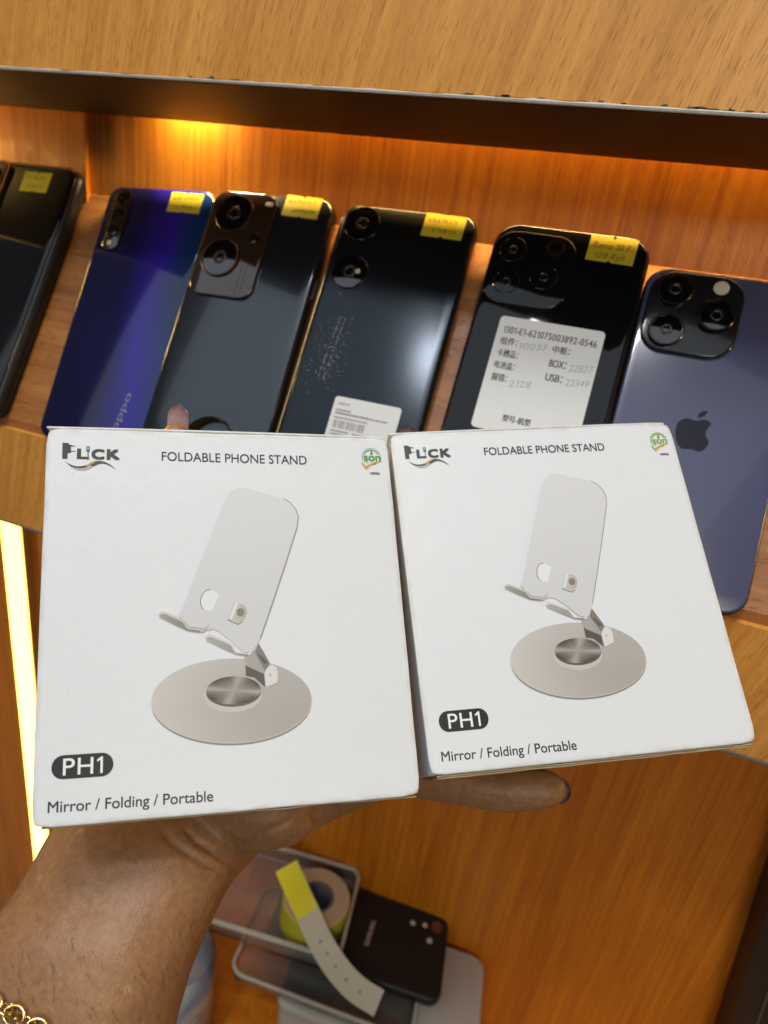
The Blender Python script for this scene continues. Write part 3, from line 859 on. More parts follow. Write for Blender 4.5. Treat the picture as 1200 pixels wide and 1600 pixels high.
# white board with ink colours, and wear near the edges, both stored per vertex
m, nt, b = mat('white_box_board')
at = nt.nodes.new('ShaderNodeAttribute'); at.attribute_name = 'wear'
nz = nt.nodes.new('ShaderNodeTexNoise'); nz.inputs['Scale'].default_value = 160; nz.inputs['Detail'].default_value = 5
tc = nt.nodes.new('ShaderNodeTexCoord')
nt.links.new(tc.outputs['Object'], nz.inputs['Vector'])
mu = nt.nodes.new('ShaderNodeMath'); mu.operation = 'MULTIPLY'
rr = nt.nodes.new('ShaderNodeValToRGB'); rr.color_ramp.elements[0].position = 0.38; rr.color_ramp.elements[1].position = 0.62
nt.links.new(nz.outputs['Fac'], rr.inputs['Fac'])
nt.links.new(rr.outputs['Color'], mu.inputs[0]); nt.links.new(at.outputs['Fac'], mu.inputs[1])
mx = nt.nodes.new('ShaderNodeMix'); mx.data_type = 'RGBA'
mx.inputs['A'].default_value = (0.765, 0.78, 0.785, 1); mx.inputs['B'].default_value = (0.50, 0.42, 0.26, 1)
nt.links.new(mu.outputs[0], mx.inputs['Factor']); nt.links.new(mx.outputs['Result'], b.inputs['Base Color'])
b.inputs['Roughness'].default_value = 0.42; b.inputs['Specular IOR Level'].default_value = 0.4
n2 = nt.nodes.new('ShaderNodeTexNoise'); n2.inputs['Scale'].default_value = 55; n2.inputs['Detail'].default_value = 6; n2.inputs['Roughness'].default_value = 0.62
nt.links.new(tc.outputs['Object'], n2.inputs['Vector'])
bu = nt.nodes.new('ShaderNodeBump'); bu.inputs['Strength'].default_value = 0.32; bu.inputs['Distance'].default_value = 0.0014
nt.links.new(n2.outputs['Fac'], bu.inputs['Height']); nt.links.new(bu.outputs['Normal'], b.inputs['Normal'])
M['board'] = m
m, nt, b = mat('printed_ink')
at = nt.nodes.new('ShaderNodeAttribute'); at.attribute_name = 'ink'
nt.links.new(at.outputs['Color'], b.inputs['Base Color'])
b.inputs['Roughness'].default_value = 0.42; b.inputs['Specular IOR Level'].default_value = 0.4
M['print'] = m
M['kraft'] = plain('kraft_board', (0.42, 0.31, 0.17), 0.8, bump=0.4, bscale=500)
M['scuff'] = plain('scuffed_paper', (0.62, 0.61, 0.58), 0.7)


def lin(c):
    return tuple(((v / 255) / 12.92 if v <= 10 else (((v / 255) + 0.055) / 1.055) ** 2.4) for v in c)


class Print:
    """flat ink shapes on a box face, colour stored per vertex"""
    def __init__(self, fn):
        self.fn = fn; self.V = []; self.F = []; self.C = []

    def poly(self, pts, z, col):
        k = len(self.V)
        for p in pts:
            self.V.append(self.fn(p[0], p[1], -z)); self.C.append(tuple(q * 0.94 for q in lin(col(p) if callable(col) else col)))
        for t in tessellate_polygon([[Vector((p[0], p[1], 0)) for p in pts]]):
            self.F.append(tuple(k + i for i in t))

    def fan(self, pts, c, z, cols, ccol):
        k = len(self.V); n = len(pts)
        self.V.append(self.fn(c[0], c[1], -z)); self.C.append(lin(ccol))
        for i in range(n):
            self.V.append(self.fn(pts[i][0], pts[i][1], -z)); self.C.append(lin(cols[i]))
        for i in range(n):
            self.F.append((k, k + 1 + i, k + 1 + (i + 1) % n))

    def line(self, pts, w, z, col):
        n = len(pts); k = len(self.V)
        for i in range(n):
            p = Vector(pts[i]); t = (Vector(pts[min(i + 1, n - 1)]) - Vector(pts[max(i - 1, 0)])).normalized()
            nn = Vector((-t.y, t.x)) * w / 2
            for q in (p + nn, p - nn):
                self.V.append(self.fn(q.x, q.y, -z)); self.C.append(lin(col))
        for i in range(n - 1):
            self.F.append((k + 2 * i, k + 2 * i + 1, k + 2 * i + 3, k + 2 * i + 2))

    def text(self, s, p0, p1, cap, z, col, bold=0.0):
        V, F = text_shape(s)
        x0 = min(v[0] for v in V); x1 = max(v[0] for v in V)
        d = Vector(p1) - Vector(p0); L = d.length; d /= L
        u = Vector((d.y, -d.x))
        for dx, dy in ([(0, 0), (bold, 0), (0, bold), (bold, bold)] if bold else [(0, 0)]):
            k = len(self.V)
            for x, y in V:
                q = Vector(p0) + d * ((x - x0) / (x1 - x0) * L + dx) + u * (y / CAPH * cap + dy)
                self.V.append(self.fn(q.x, q.y, -(z + dx * 0.02 + dy * 0.03))); self.C.append(lin(col))
            self.F += [tuple(k + i for i in f) for f in F]

    def build(self, name, parent):
        me = bpy.data.meshes.new(name)
        me.from_pydata(self.V, [], self.F)
        ca = me.color_attributes.new('ink', 'FLOAT_COLOR', 'POINT')
        for i, c in enumerate(self.C):
            ca.data[i].color = (*c, 1)
        return obj(name, me, M['print'], parent)


def board_box(a0, a1, b0, b1, c0, c1, r, fn, dent=None, na=30, nb=32, ncs=8):
    """rounded cardboard box in box millimetres, mapped to the scene by fn; returns mesh with a wear attribute"""
    def axis(lo, hi, n):
        e = [lo, lo + r * .35, lo + r * .8, lo + r * 1.5, lo + r * 3]
        m_ = [lo + r * 3 + (hi - lo - 6 * r) * k / n for k in range(1, n)]
        return e + m_ + [hi - r * 3, hi - r * 1.5, hi - r * .8, hi - r * .35, hi]
    A, B_, C_ = axis(a0, a1, na), axis(b0, b1, nb), axis(c0, c1, ncs)
    bm = bmesh.new(); cache = {}

    def vert(a, b, c):
        k = (round(a, 4), round(b, 4), round(c, 4))
        if k not in cache:
            cache[k] = bm.verts.new(k)
        return cache[k]

    def grid(U, W, f):
        for i in range(len(U) - 1):
            for j in range(len(W) - 1):
                bm.faces.new([f(U[i], W[j]), f(U[i + 1], W[j]), f(U[i + 1], W[j + 1]), f(U[i], W[j + 1])])
    grid(A, B_, lambda u, w: vert(u, w, c0)); grid(A, B_, lambda u, w: vert(u, w, c1))
    grid(A, C_, lambda u, w: vert(u, b0, w)); grid(A, C_, lambda u, w: vert(u, b1, w))
    grid(B_, C_, lambda u, w: vert(a0, u, w)); grid(B_, C_, lambda u, w: vert(a1, u, w))
    bmesh.ops.recalc_face_normals(bm, faces=bm.faces[:])
    wear = []
    for v in bm.verts:
        p = v.co.copy()
        q = Vector((min(max(p.x, a0 + r), a1 - r), min(max(p.y, b0 + r), b1 - r), min(max(p.z, c0 + r), c1 - r)))
        d = p - q
        p2 = q + d.normalized() * r if d.length > 1e-6 else p
        nedge = sum(1 for lo, hi, x in ((a0, a1, p.x), (b0, b1, p.y), (c0, c1, p.z)) if min(x - lo, hi - x) < r * 1.6)
        if dent:
            p2 = p2 + dent(p)
        wear.append(0.0 if nedge < 2 else (0.30 if nedge == 2 else 0.8))
        v.co = fn(p2.x, p2.y, p2.z)
    me = bpy.data.meshes.new('box_body')
    bm.to_mesh(me); bm.free()
    ca = me.color_attributes.new('wear', 'FLOAT_COLOR', 'POINT')
    for i, w in enumerate(wear):
        ca.data[i].color = (w, w, w, 1)
    return me


def make_box(label, T, u, v, n, seed):
    T, u, v, n = Vector(T), Vector(u), Vector(v), Vector(n)
    T.z += HZ
    base = T + u * BW / 2 * mm + v * BH * mm + n * BD / 2 * mm
    root = thing('product_box', label, 'box', base, None, 'phone stand boxes held up in the hand')
    fn = lambda a, b, c: (T + (u * a + v * b + n * c) * mm) - base
    rnd = random.Random(seed)
    crease = ((93, 100.5), (102, 108.5)) if seed == 1 else ((3, 12), (9, 40))

    def dent(p):
        d = Vector((0, 0, 0))
        if p.z < 1.5:                              # front face: only ever inwards
            w = 0.10 + 0.10 * noise.noise(Vector((p.x * .03, p.y * .03, seed)))
            e = min(p.x, BW - p.x, p.y, BH - p.y)
            d.z += max(0, w) * min(1, e / 12)
            a, b = Vector(crease[0]), Vector(crease[1])
            q = Vector((p.x, p.y)); t = max(0, min(1, (q - a).dot(b - a) / (b - a).length_squared))
            dist = (q - (a + (b - a) * t)).length
            d.z += 0.55 * math.exp(-(dist / 1.1) ** 2)
        d += Vector((0.10 * noise.noise(Vector((p.y * .06, p.z * .2, seed + 3))), 0.12 * noise.noise(Vector((p.x * .05, p.z * .2, seed + 5))), 0))
        for cx, cy in ((0, 0), (BW, 0), (0, BH), (BW, BH)):   # blunted corners
            q = (Vector((cx, cy, 0)) - p).length
            d += (Vector((BW / 2, BH / 2, 8)) - p).normalized() * 1.0 * math.exp(-(q / 2.2) ** 2)
        return d
    body = obj('carton_body', board_box(0, BW, 0, BH, 0, BD, 0.6, fn, dent), M['board'], root, smooth=True)
    # lid flap on top and tucked flap below
    obj('lid_flap', board_box(-0.25, BW - 1.6, -0.85, -0.05, 0.55, BD - 0.4, 0.34, fn, lambda p: Vector((0, -0.25 * math.sin(p.x / BW * 3.1) + (0.5 if p.x > BW - 4 else 0) * (p.x - BW + 4) / 4, 0)), na=24, nb=2), M['board'], root, smooth=True)
    lowb = 1.15 if seed == 2 else 0.55
    obj('base_flap', board_box(2.2, BW - 1.2, BH + 0.02, BH + lowb, 0.9, BD - 0.6, 0.25, fn, lambda p: Vector((0, 0.35 * noise.noise(Vector((p.x * .08, p.z * .1, seed))), 0)), na=24, nb=2), M['kraft'], root, smooth=True)

    # printed phone stand picture
    P = Print(fn)
    g = lambda lo, hi, c0, c1: (lambda p: tuple(c0[k] + (c1[k] - c0[k]) * max(0, min(1, (p[0] - lo) / (hi - lo))) for k in range(3)))
    P.poly(ART['base_under'], 0.06, (150, 141, 131))
    el = ART['base']; cx = sum(p[0] for p in el) / len(el); cy = sum(p[1] for p in el) / len(el)
    cols = []
    for p in el:
        k = max(0, min(1, (p[0] - 31) / 47)); y = (p[1] - cy) / 12
        v_ = 204 - 26 * k - 10 * max(0, y) * (0.3 + k)
        cols.append((v_, v_ - 5, v_ - 12))
    P.fan(el, (cx, cy), 0.09, cols, (182, 174, 165))
    P.line(el[:25], 0.25, 0.10, (205, 200, 192))
    P.poly(ART['disc_glow'], 0.12, (206, 199, 192))
    P.poly(ART['disc_under'], 0.15, (104, 96, 90))
    el = ART['disc']; n_ = len(el)
    c = (sum(p[0] for p in el) / n_, sum(p[1] for p in el) / n_)
    cols = []
    for i, p in enumerate(el):
        th = 2 * math.pi * i / n_
        w = 0.5 + 0.5 * math.cos(4 * th - 0.9)
        w2 = 0.5 + 0.5 * math.cos(2 * th + 1.0)
        q = 78 + 74 * w ** 3 + 38 * w2 * w + rnd.uniform(-5, 5)
        cols.append((q, q - 8, q - 15))
    P.fan(el, c, 0.18, cols, (168, 160, 152))
    P.poly(ART['foot'], 0.20, g(65, 72, (96, 90, 84), (150, 146, 140)))
    P.poly(ART['arm'], 0.22, g(64, 71, (176, 171, 163), (120, 114, 108)))
    P.poly(ART['arm2'], 0.24, g(69, 74, (134, 128, 120), (196, 192, 186)))
    P.poly(ART['gap'], 0.26, (98, 92, 86))
    P.poly(ART['cheek'], 0.26, g(71, 76, (226, 225, 222), (205, 203, 199)))
    P.poly(ART['dot'], 0.28, (190, 190, 188))
    P.poly(ART['plate'], 0.23, lambda p: (220 + 3 * math.sin(p[1] * .07), 220 + 3 * math.sin(p[1] * .07), 220 + 3 * math.sin(p[1] * .07)))
    P.line(ART['plate_edge_line'], 0.30, 0.25, (150, 147, 144))
    P.poly(ART['hole'], 0.27, (237, 237, 236))
    P.line(ART['hole_arc'], 0.24, 0.29, (128, 124, 120))
    P.poly(ART['tab'], 0.29, g(57, 62, (206, 202, 194), (166, 160, 152)))
    P.poly(ART['tab_hi'], 0.31, (232, 230, 226))
    P.poly(ART['rivet'], 0.33, (138, 132, 126))
    P.line(ART['tab'][6:] , 0.22, 0.32, (108, 102, 96))
    P.poly(ART['lipL'], 0.30, g(33, 48, (214, 211, 205), (196, 190, 180)))
    P.poly(ART['lipLs'], 0.32, g(33, 48, (170, 165, 156), (126, 120, 108)))
    P.poly(ART['lipR'], 0.34, g(47, 62, (222, 219, 213), (226, 224, 218)))
    P.poly(ART['lipRs'], 0.36, g(47, 62, (182, 178, 170), (150, 144, 134)))
    P.build('printed_stand_picture', root)

    # lettering
    P = Print(fn)
    P.text('FOLDABLE PHONE STAND', (34.6, 10.1), (81.3, 10.35), 3.0, 0.07, (42, 42, 46), bold=0.04)
    P.build('title_lettering', root)
    P = Print(fn)
    P.text('Mirror / Folding / Portable', (4.2, 112.8), (48.2, 113.3), 2.85, 0.07, (46, 46, 48), bold=0.05)
    P.build('tagline_lettering', root)
    P = Print(fn)
    P.poly([(x + 12.9, y + 101.2) for x, y in rrect(16.2, 6.3, 3.1, 10)], 0.07, (38, 38, 40))
    bdg = P.build('model_badge', root)
    P = Print(fn)
    P.text('PH1', (7.8, 103.4), (18.2, 103.45), 4.4, 0.11, (240, 240, 240), bold=0.05)
    P.build('lettering', bdg)

    P = Print(fn)
    L = ART['LCK']
    dk = (58, 57, 54)
    P.poly(ART['F'], 0.07, dk)
    P.text('L', (L[1][0], L[1][1] - 0.05), (L[1][0] + 3.15, L[1][1] - 0.02), 3.05, 0.07, dk, bold=0.42)
    P.poly(ART['cable'], 0.12, (84, 83, 80)); P.poly(ART['cable_in'], 0.14, (190, 190, 188))
    x0 = L[1][0] + 4.3
    P.text('C', (x0, L[1][1] - 0.02), (x0 + 3.4, L[1][1]), 3.0, 0.07, dk, bold=0.45)
    P.text('K', (x0 + 4.5, L[1][1]), (x0 + 8.0, L[1][1] + 0.03), 3.05, 0.07, dk, bold=0.50)
    P.poly(ART['swoosh'], 0.07, g(5, 21, (50, 46, 40), (92, 84, 72)))
    P.poly(ART['swoosh_pale'], 0.10, (186, 182, 172)); P.poly(ART['swoosh_gold'], 0.10, (196, 142, 62))
    P.build('logo', root)

    P = Print(fn)
    grn = (88, 148, 74) if seed == 1 else (126, 172, 74)
    cc = (103.85, 7.2)
    ring_ = lambda r, a0, a1: [(cc[0] + r * math.cos(math.radians(a)), cc[1] + r * math.sin(math.radians(a))) for a in range(a0, a1 + 1, 8)]
    P.line(ring_(2.65, 130, 395), 0.32, 0.07, grn); P.line(ring_(2.65, 55, 105), 0.32, 0.07, grn)
    if seed == 2:
        P.line(ring_(3.05, 150, 360), 0.7, 0.06, (170, 200, 110))
    for a in range(165, 376, 9):
        p = (cc[0] + 3.25 * math.cos(math.radians(a)), cc[1] + 3.25 * math.sin(math.radians(a)))
        P.poly([(p[0] - .14, p[1] - .17), (p[0] + .14, p[1] - .17), (p[0] + .14, p[1] + .17), (p[0] - .14, p[1] + .17)], 0.08, grn)
    P.poly([(100.9, 6.35), (107.0, 6.35), (107.0, 8.85), (100.9, 8.85)], 0.09, (228, 230, 224))
    P.text('son', (101.05, 8.62), (106.75, 8.66), 2.6, 0.11, grn, bold=0.26)
    P.poly(ART['son_check'], 0.12, (206, 168, 92)); P.poly(ART['son_bottle'], 0.10, (104, 66, 52))
    P.text('19956', (102.85, 13.5), (106.2, 13.45), 0.8, 0.07, (40, 40, 40), bold=0.08)
    P.build('emblem', root)

    # small scuffs and dirt flecks on the board
    bm = bmesh.new()
    for k in range(34):
        x, y = rnd.uniform(4, BW - 4), rnd.uniform(14, BH - 8)
        if 28 < x < 82 and 16 < y < 100:
            continue
        q = rnd.uniform(0.08, 0.20); a0 = rnd.uniform(0, 6)
        pts = [(x + q * rnd.uniform(.6, 1.6) * math.cos(a0 + j), y + q * rnd.uniform(.4, 1.0) * math.sin(a0 + j)) for j in range(6)]
        bm_poly(pts, -0.05, bm, fn)
    s_ = obj('paper_flecks', bm, M['scuff'], root); s_['kind'] = 'stuff'
    return root


make_box('white phone stand box with a creased corner, resting on the wrist', (-0.15357, 0.14002, -0.05666), (0.87328, 0.48288, 0.06484), (0.37440, -0.45998, -0.80685), (-0.35979, 0.72888, -0.58248), 1)
make_box('white phone stand box with a thumb under it, in front of the purple phone', (-0.05984, 0.20307, -0.05035), (0.88913, 0.43167, 0.15198), (0.40489, -0.51772, -0.75399), (-0.20, 0.665, -0.725), 2)

# ------------------------------------------------------------------ forearm and hand
m, nt, b = mat('brown_skin')
L = nt.links.new
tc = nt.nodes.new('ShaderNodeTexCoord')
n1 = nt.nodes.new('ShaderNodeTexNoise'); n1.inputs['Scale'].default_value = 42; n1.inputs['Detail'].default_value = 5; n1.inputs['Roughness'].default_value = 0.6
n2 = nt.nodes.new('ShaderNodeTexNoise'); n2.inputs['Scale'].default_value = 520; n2.inputs['Detail'].default_value = 4
mpv = nt.nodes.new('ShaderNodeMapping'); mpv.inputs['Scale'].default_value = (1, 1, 0.55); mpv.inputs['Rotation'].default_value = (0.3, 0.5, 0)
vo = nt.nodes.new('ShaderNodeTexVoronoi'); vo.inputs['Scale'].default_value = 900; vo.feature = 'DISTANCE_TO_EDGE'
L(tc.outputs['Object'], mpv.inputs[0])
for n_ in (n1, n2):
    L(tc.outputs['Object'], n_.inputs['Vector'])
L(mpv.outputs[0], vo.inputs['Vector'])
cr = nt.nodes.new('ShaderNodeValToRGB')
cr.color_ramp.elements[0].position = 0.30; cr.color_ramp.elements[0].color = (0.235, 0.106, 0.040, 1)
cr.color_ramp.elements[1].position = 0.72; cr.color_ramp.elements[1].color = (0.42, 0.215, 0.092, 1)
ad = nt.nodes.new('ShaderNodeMath'); ad.operation = 'MULTIPLY_ADD'; ad.inputs[1].default_value = 0.55
mu = nt.nodes.new('ShaderNodeMath'); mu.operation = 'MULTIPLY'; mu.inputs[1].default_value = 0.45
L(n2.outputs['Fac'], mu.inputs[0]); L(n1.outputs['Fac'], ad.inputs[0]); L(mu.outputs[0], ad.inputs[2])
L(ad.outputs[0], cr.inputs['Fac'])
# a few pale marks
v2 = nt.nodes.new('ShaderNodeTexVoronoi'); v2.inputs['Scale'].default_value = 85; v2.inputs['Randomness'].default_value = 1
L(mpv.outputs[0], v2.inputs['Vector'])
pm = nt.nodes.new('ShaderNodeMapRange'); pm.inputs['From Min'].default_value = 0.06; pm.inputs['From Max'].default_value = 0.12; pm.inputs['To Min'].default_value = 0.5; pm.inputs['To Max'].default_value = 0
L(v2.outputs['Distance'], pm.inputs['Value'])
mx = nt.nodes.new('ShaderNodeMix'); mx.data_type = 'RGBA'; mx.inputs['B'].default_value = (0.46, 0.30, 0.18, 1)
L(pm.outputs['Result'], mx.inputs['Factor']); L(cr.outputs['Color'], mx.inputs['A'])
L(mx.outputs['Result'], b.inputs['Base Color'])
b.inputs['Roughness'].default_value = 0.46
b.inputs['Subsurface Weight'].default_value = 0.12
b.inputs['Subsurface Radius'].default_value = (0.004, 0.0015, 0.0008)
b.inputs['Subsurface Scale'].default_value = 1.0
mb = nt.nodes.new('ShaderNodeMath'); mb.operation = 'MULTIPLY_ADD'; mb.inputs[1].default_value = 0.9
L(vo.outputs['Distance'], mb.inputs[0]); L(n2.outputs['Fac'], mb.inputs[2])
bu = nt.nodes.new('ShaderNodeBump'); bu.inputs['Strength'].default_value = 0.34; bu.inputs['Distance'].default_value = 0.0004
L(mb.outputs[0], bu.inputs['Height']); L(bu.outputs['Normal'], b.inputs['Normal'])
M['skin'] = m
M['nail'] = plain('polished_nail', (0.40, 0.24, 0.24), 0.16, coat=0.7)
M['nail_dark'] = plain('mauve_polished_nail', (0.20, 0.125, 0.135), 0.18, coat=0.7)
M['gold'] = plain('gold_chain', (0.85, 0.60, 0.25), 0.18, metal=1.0)

RINGS = [([-0.1072, 0.0687, -0.249], [0.0407, 0.0124, 0.0024], 0.030), ([-0.1044, 0.0787, -0.2314], [0.0369, 0.0115, 0.0028], 0.028),
         ([-0.1028, 0.0872, -0.2198], [0.0342, 0.0108, 0.0028], 0.026), ([-0.1012, 0.095, -0.2096], [0.032, 0.0098, 0.002], 0.0235),
         ([-0.1010, 0.1053, -0.2030], [0.0311, 0.0096, 0.0021], 0.021), ([-0.1010, 0.1178, -0.1960], [0.0322, 0.0103, 0.0029], 0.0195),
         ([-0.1004, 0.1341, -0.1930], [0.0363, 0.0118, 0.0038], 0.0185), ([-0.1027, 0.1535, -0.1846], [0.0381, 0.0126, 0.0045], 0.0165),
         ([-0.1101, 0.1754, -0.169], [0.0414, 0.0136, 0.0049], 0.0145), ([-0.1198, 0.192, -0.1483], [0.0408, 0.0139, 0.0062], 0.0125)]
RINGS = [([-0.1135, 0.052, -0.283], [0.0450, 0.0135, 0.0024], 0.034)] + RINGS
CH = {
    'index': [([-0.1522, 0.1824, -0.1524], 0.0095), ([-0.1511, 0.1914, -0.1166], 0.0088), ([-0.1495, 0.1964, -0.0854], 0.0078), ([-0.1490, 0.1975, -0.0716], 0.0060), ([-0.1488, 0.1979, -0.0678], 0.0044)],
    'middle': [([-0.1316, 0.1925, -0.1443], 0.0098), ([-0.1302, 0.2054, -0.1129], 0.009), ([-0.1261, 0.2124, -0.0927], 0.0078), ([-0.1226, 0.2133, -0.0818], 0.0065)],
    'ring': [([-0.1088, 0.1998, -0.1422], 0.0095), ([-0.1049, 0.2207, -0.1148], 0.0086), ([-0.0973, 0.2336, -0.0932], 0.0076), ([-0.0935, 0.2368, -0.0823], 0.0062)],
    'little': [([-0.0862, 0.2024, -0.1459], 0.009), ([-0.0779, 0.2357, -0.1129], 0.008), ([-0.0705, 0.2528, -0.0808], 0.0072), ([-0.0653, 0.2540, -0.0719], 0.0060), ([-0.0655, 0.2546, -0.0672], 0.0044)],
    'thumb': [([-0.089, 0.1418, -0.1816], 0.017), ([-0.0633, 0.1423, -0.1763], 0.0135), ([-0.0552, 0.1507, -0.1776], 0.0105), ([-0.0323, 0.1711, -0.1735], 0.0088), ([-0.0088, 0.1719, -0.1644], 0.0084), ([0.0096, 0.1719, -0.1606], 0.0083), ([0.0218, 0.1745, -0.1572], 0.0068), ([0.0264, 0.1752, -0.1558], 0.0052)]}


def catmull(P, n):
    out = []
    for i in range(len(P) - 1):
        p0, p1, p2, p3 = P[max(i - 1, 0)], P[i], P[i + 1], P[min(i + 2, len(P) - 1)]
        for k in range(n):
            t = k / n
            out.append(0.5 * ((2 * p1) + (p2 - p0) * t + (2 * p0 - 5 * p1 + 4 * p2 - p3) * t * t + (3 * p1 - p0 - 3 * p2 + p3) * t ** 3))
    out.append(P[-1])
    return out


hand_base = Vector((-0.1028, 0.0872, HZ - 0.2198))
hand = thing('hand', 'bare forearm and hand with long nails holding up two white boxes', 'hand', hand_base)
sh = Vector((0, 0, HZ)) - hand_base
bm = bmesh.new()
cs = catmull([Vector(r[0]) for r in RINGS], 5); ws = catmull([Vector(r[1]) for r in RINGS], 5); ts = catmull([Vector((r[2], 0, 0)) for r in RINGS], 5)
prev = None
for i, (c, w, t_) in enumerate(zip(cs, ws, ts)):
    ax = (cs[min(i + 1, len(cs) - 1)] - cs[max(i - 1, 0)]).normalized()
    d = ax.cross(w).normalized() * t_.x
    ring = []
    for k in range(40):
        a = 2 * math.pi * k / 40
        ca, sa = math.cos(a), math.sin(a)
        ring.append(bm.verts.new(c + sh + w * math.copysign(abs(ca) ** 0.86, ca) + d * math.copysign(abs(sa) ** 0.86, sa)))
    if prev:
        for k in range(40):
            bm.faces.new((prev[k], prev[(k + 1) % 40], ring[(k + 1) % 40], ring[k]))
    else:
        bm.faces.new(ring[::-1])
    prev = ring
bm.faces.new(prev)
for nm, ch_ in CH.items():
    pc = catmull([Vector(p) for p, r in ch_], 14); rc = catmull([Vector((r, 0, 0)) for p, r in ch_], 14)
    for p, r in zip(pc, rc):
        bmesh.ops.create_icosphere(bm, subdivisions=2, radius=r.x, matrix=Matrix.Translation(p + sh))
bmesh.ops.recalc_face_normals(bm, faces=bm.faces[:])
me = bpy.data.meshes.new('arm_rough'); bm.to_mesh(me); bm.free()
tmp = bpy.data.objects.new('arm_rough', me); COL.objects.link(tmp)
md = tmp.modifiers.new('r', 'REMESH'); md.mode = 'VOXEL'; md.voxel_size = 0.0010; md.adaptivity = 0
ms = tmp.modifiers.new('s', 'SMOOTH'); ms.factor = 0.5; ms.iterations = 9
bpy.context.view_layer.update()
arm_me = bpy.data.meshes.new_from_object(tmp.evaluated_get(bpy.context.evaluated_depsgraph_get()))
bpy.data.objects.remove(tmp)
arm_me.name = 'arm_and_palm'
# wrist and palm creases pressed into the skin
kd = kdtree.KDTree(len(arm_me.vertices))
for v in arm_me.vertices:
    kd.insert(v.co, v.index)
kd.balance()
CREASES = [([(-0.0844, 0.1194, -0.1713), (-0.074, 0.1097, -0.1611), (-0.0666, 0.1071, -0.1589), (-0.0592, 0.1092, -0.1646)], 0.0015, 0.0009),
           ([(-0.0923, 0.1166, -0.1729), (-0.0768, 0.1056, -0.161), (-0.0689, 0.1053, -0.162), (-0.0627, 0.1077, -0.1659)], 0.0012, 0.0009),
           ([(-0.0572, 0.115, -0.1599), (-0.0565, 0.1204, -0.1607), (-0.0547, 0.1296, -0.1669)], 0.0009, 0.0010),
           ([(-0.0541, 0.1212, -0.1603), (-0.0523, 0.1312, -0.1645)], 0.0008, 0.0009),
           ([(-0.0701, 0.1161, -0.1618), (-0.0599, 0.114, -0.1603)], 0.0006, 0.0009),
           ([(-0.0480, 0.1400, -0.1700), (-0.0455, 0.1440, -0.1760)], 0.0010, 0.0009),
           ([(-0.0425, 0.1500, -0.1720), (-0.0405, 0.1540, -0.1790)], 0.0008, 0.0009),
           ([(-0.003, 0.1640, -0.158), (-0.003, 0.163, -0.166), (-0.004, 0.166, -0.1735)], 0.0007, 0.0008)]
from mathutils.bvhtree import BVHTree
bvh = BVHTree.FromPolygons([v.co.copy() for v in arm_me.vertices], [tuple(p.vertices) for p in arm_me.polygons])
disp = {}
for pts, dep, wid in CREASES:
    line = [p + sh for p in catmull([Vector(p) for p in pts], 14)]
    hits = []
    for p in line:                       # onto the side of the skin that faces the viewer
        o0 = Vector((0, 0, HZ)) - hand_base
        h = bvh.ray_cast(o0, (p - o0).normalized())
        if h[0] is not None:
            hits.append(h[0])
    line = hits
    for i, (p, q) in enumerate(zip(line, line[1:])):
        for k in range(4):
            c = p.lerp(q, k / 4)
            tp = min(1, 4 * min(i + 0.5, len(line) - 1.5 - i) / len(line) + 0.25)
            for co, idx, dist in kd.find_range(c, wid * 2.2):
                w = dep * tp * math.exp(-(dist / wid) ** 2)
                if w > disp.get(idx, 0):
                    disp[idx] = w
nor = [v.normal.copy() for v in arm_me.vertices]
for v in arm_me.vertices:
    w = disp.get(v.index, 0)
    bumpy = 0.00012 * noise.noise(v.co * 220) + 0.0008 * noise.noise(v.co * 38)
    v.co += nor[v.index] * (bumpy - w)
obj('arm_and_palm', arm_me, M['skin'], hand, smooth=True)
# fine short hairs on the forearm
M['hair'] = plain('fine_arm_hair', (0.05, 0.025, 0.012), 0.5)
rnd = random.Random(21)
eye = Vector((0, 0, HZ)) - hand_base
cand = [v for v in arm_me.vertices if v.co.z < HZ - 0.188 - hand_base.z and v.normal.dot((eye - v.co).normalized()) > 0.12]
bm = bmesh.new()
for v in rnd.sample(cand, min(620, len(cand))):
    nv = v.normal
    flow = Vector((0.75, -0.35, -0.55)) + Vector((rnd.uniform(-.35, .35), rnd.uniform(-.35, .35), rnd.uniform(-.35, .35)))
    flow = (flow - nv * flow.dot(nv)).normalized()
    s_ = flow.cross(nv).normalized() * 0.00004
    Lh = rnd.uniform(0.0018, 0.0042)
    a_ = [v.co + flow * Lh * k / 3 + nv * (0.0001 + 0.0005 * math.sin(k * 0.9)) for k in range(4)]
    w_ = [1, 0.9, 0.6, 0.15]
    l_ = [bm.verts.new(p + s_ * q) for p, q in zip(a_, w_)]; r_ = [bm.verts.new(p - s_ * q) for p, q in zip(a_, w_)]
    for k in range(3):
        bm.faces.new((l_[k], l_[k + 1], r_[k + 1], r_[k]))
hr = obj('arm_hair', bm, M['hair'], hand); hr['kind'] = 'stuff'


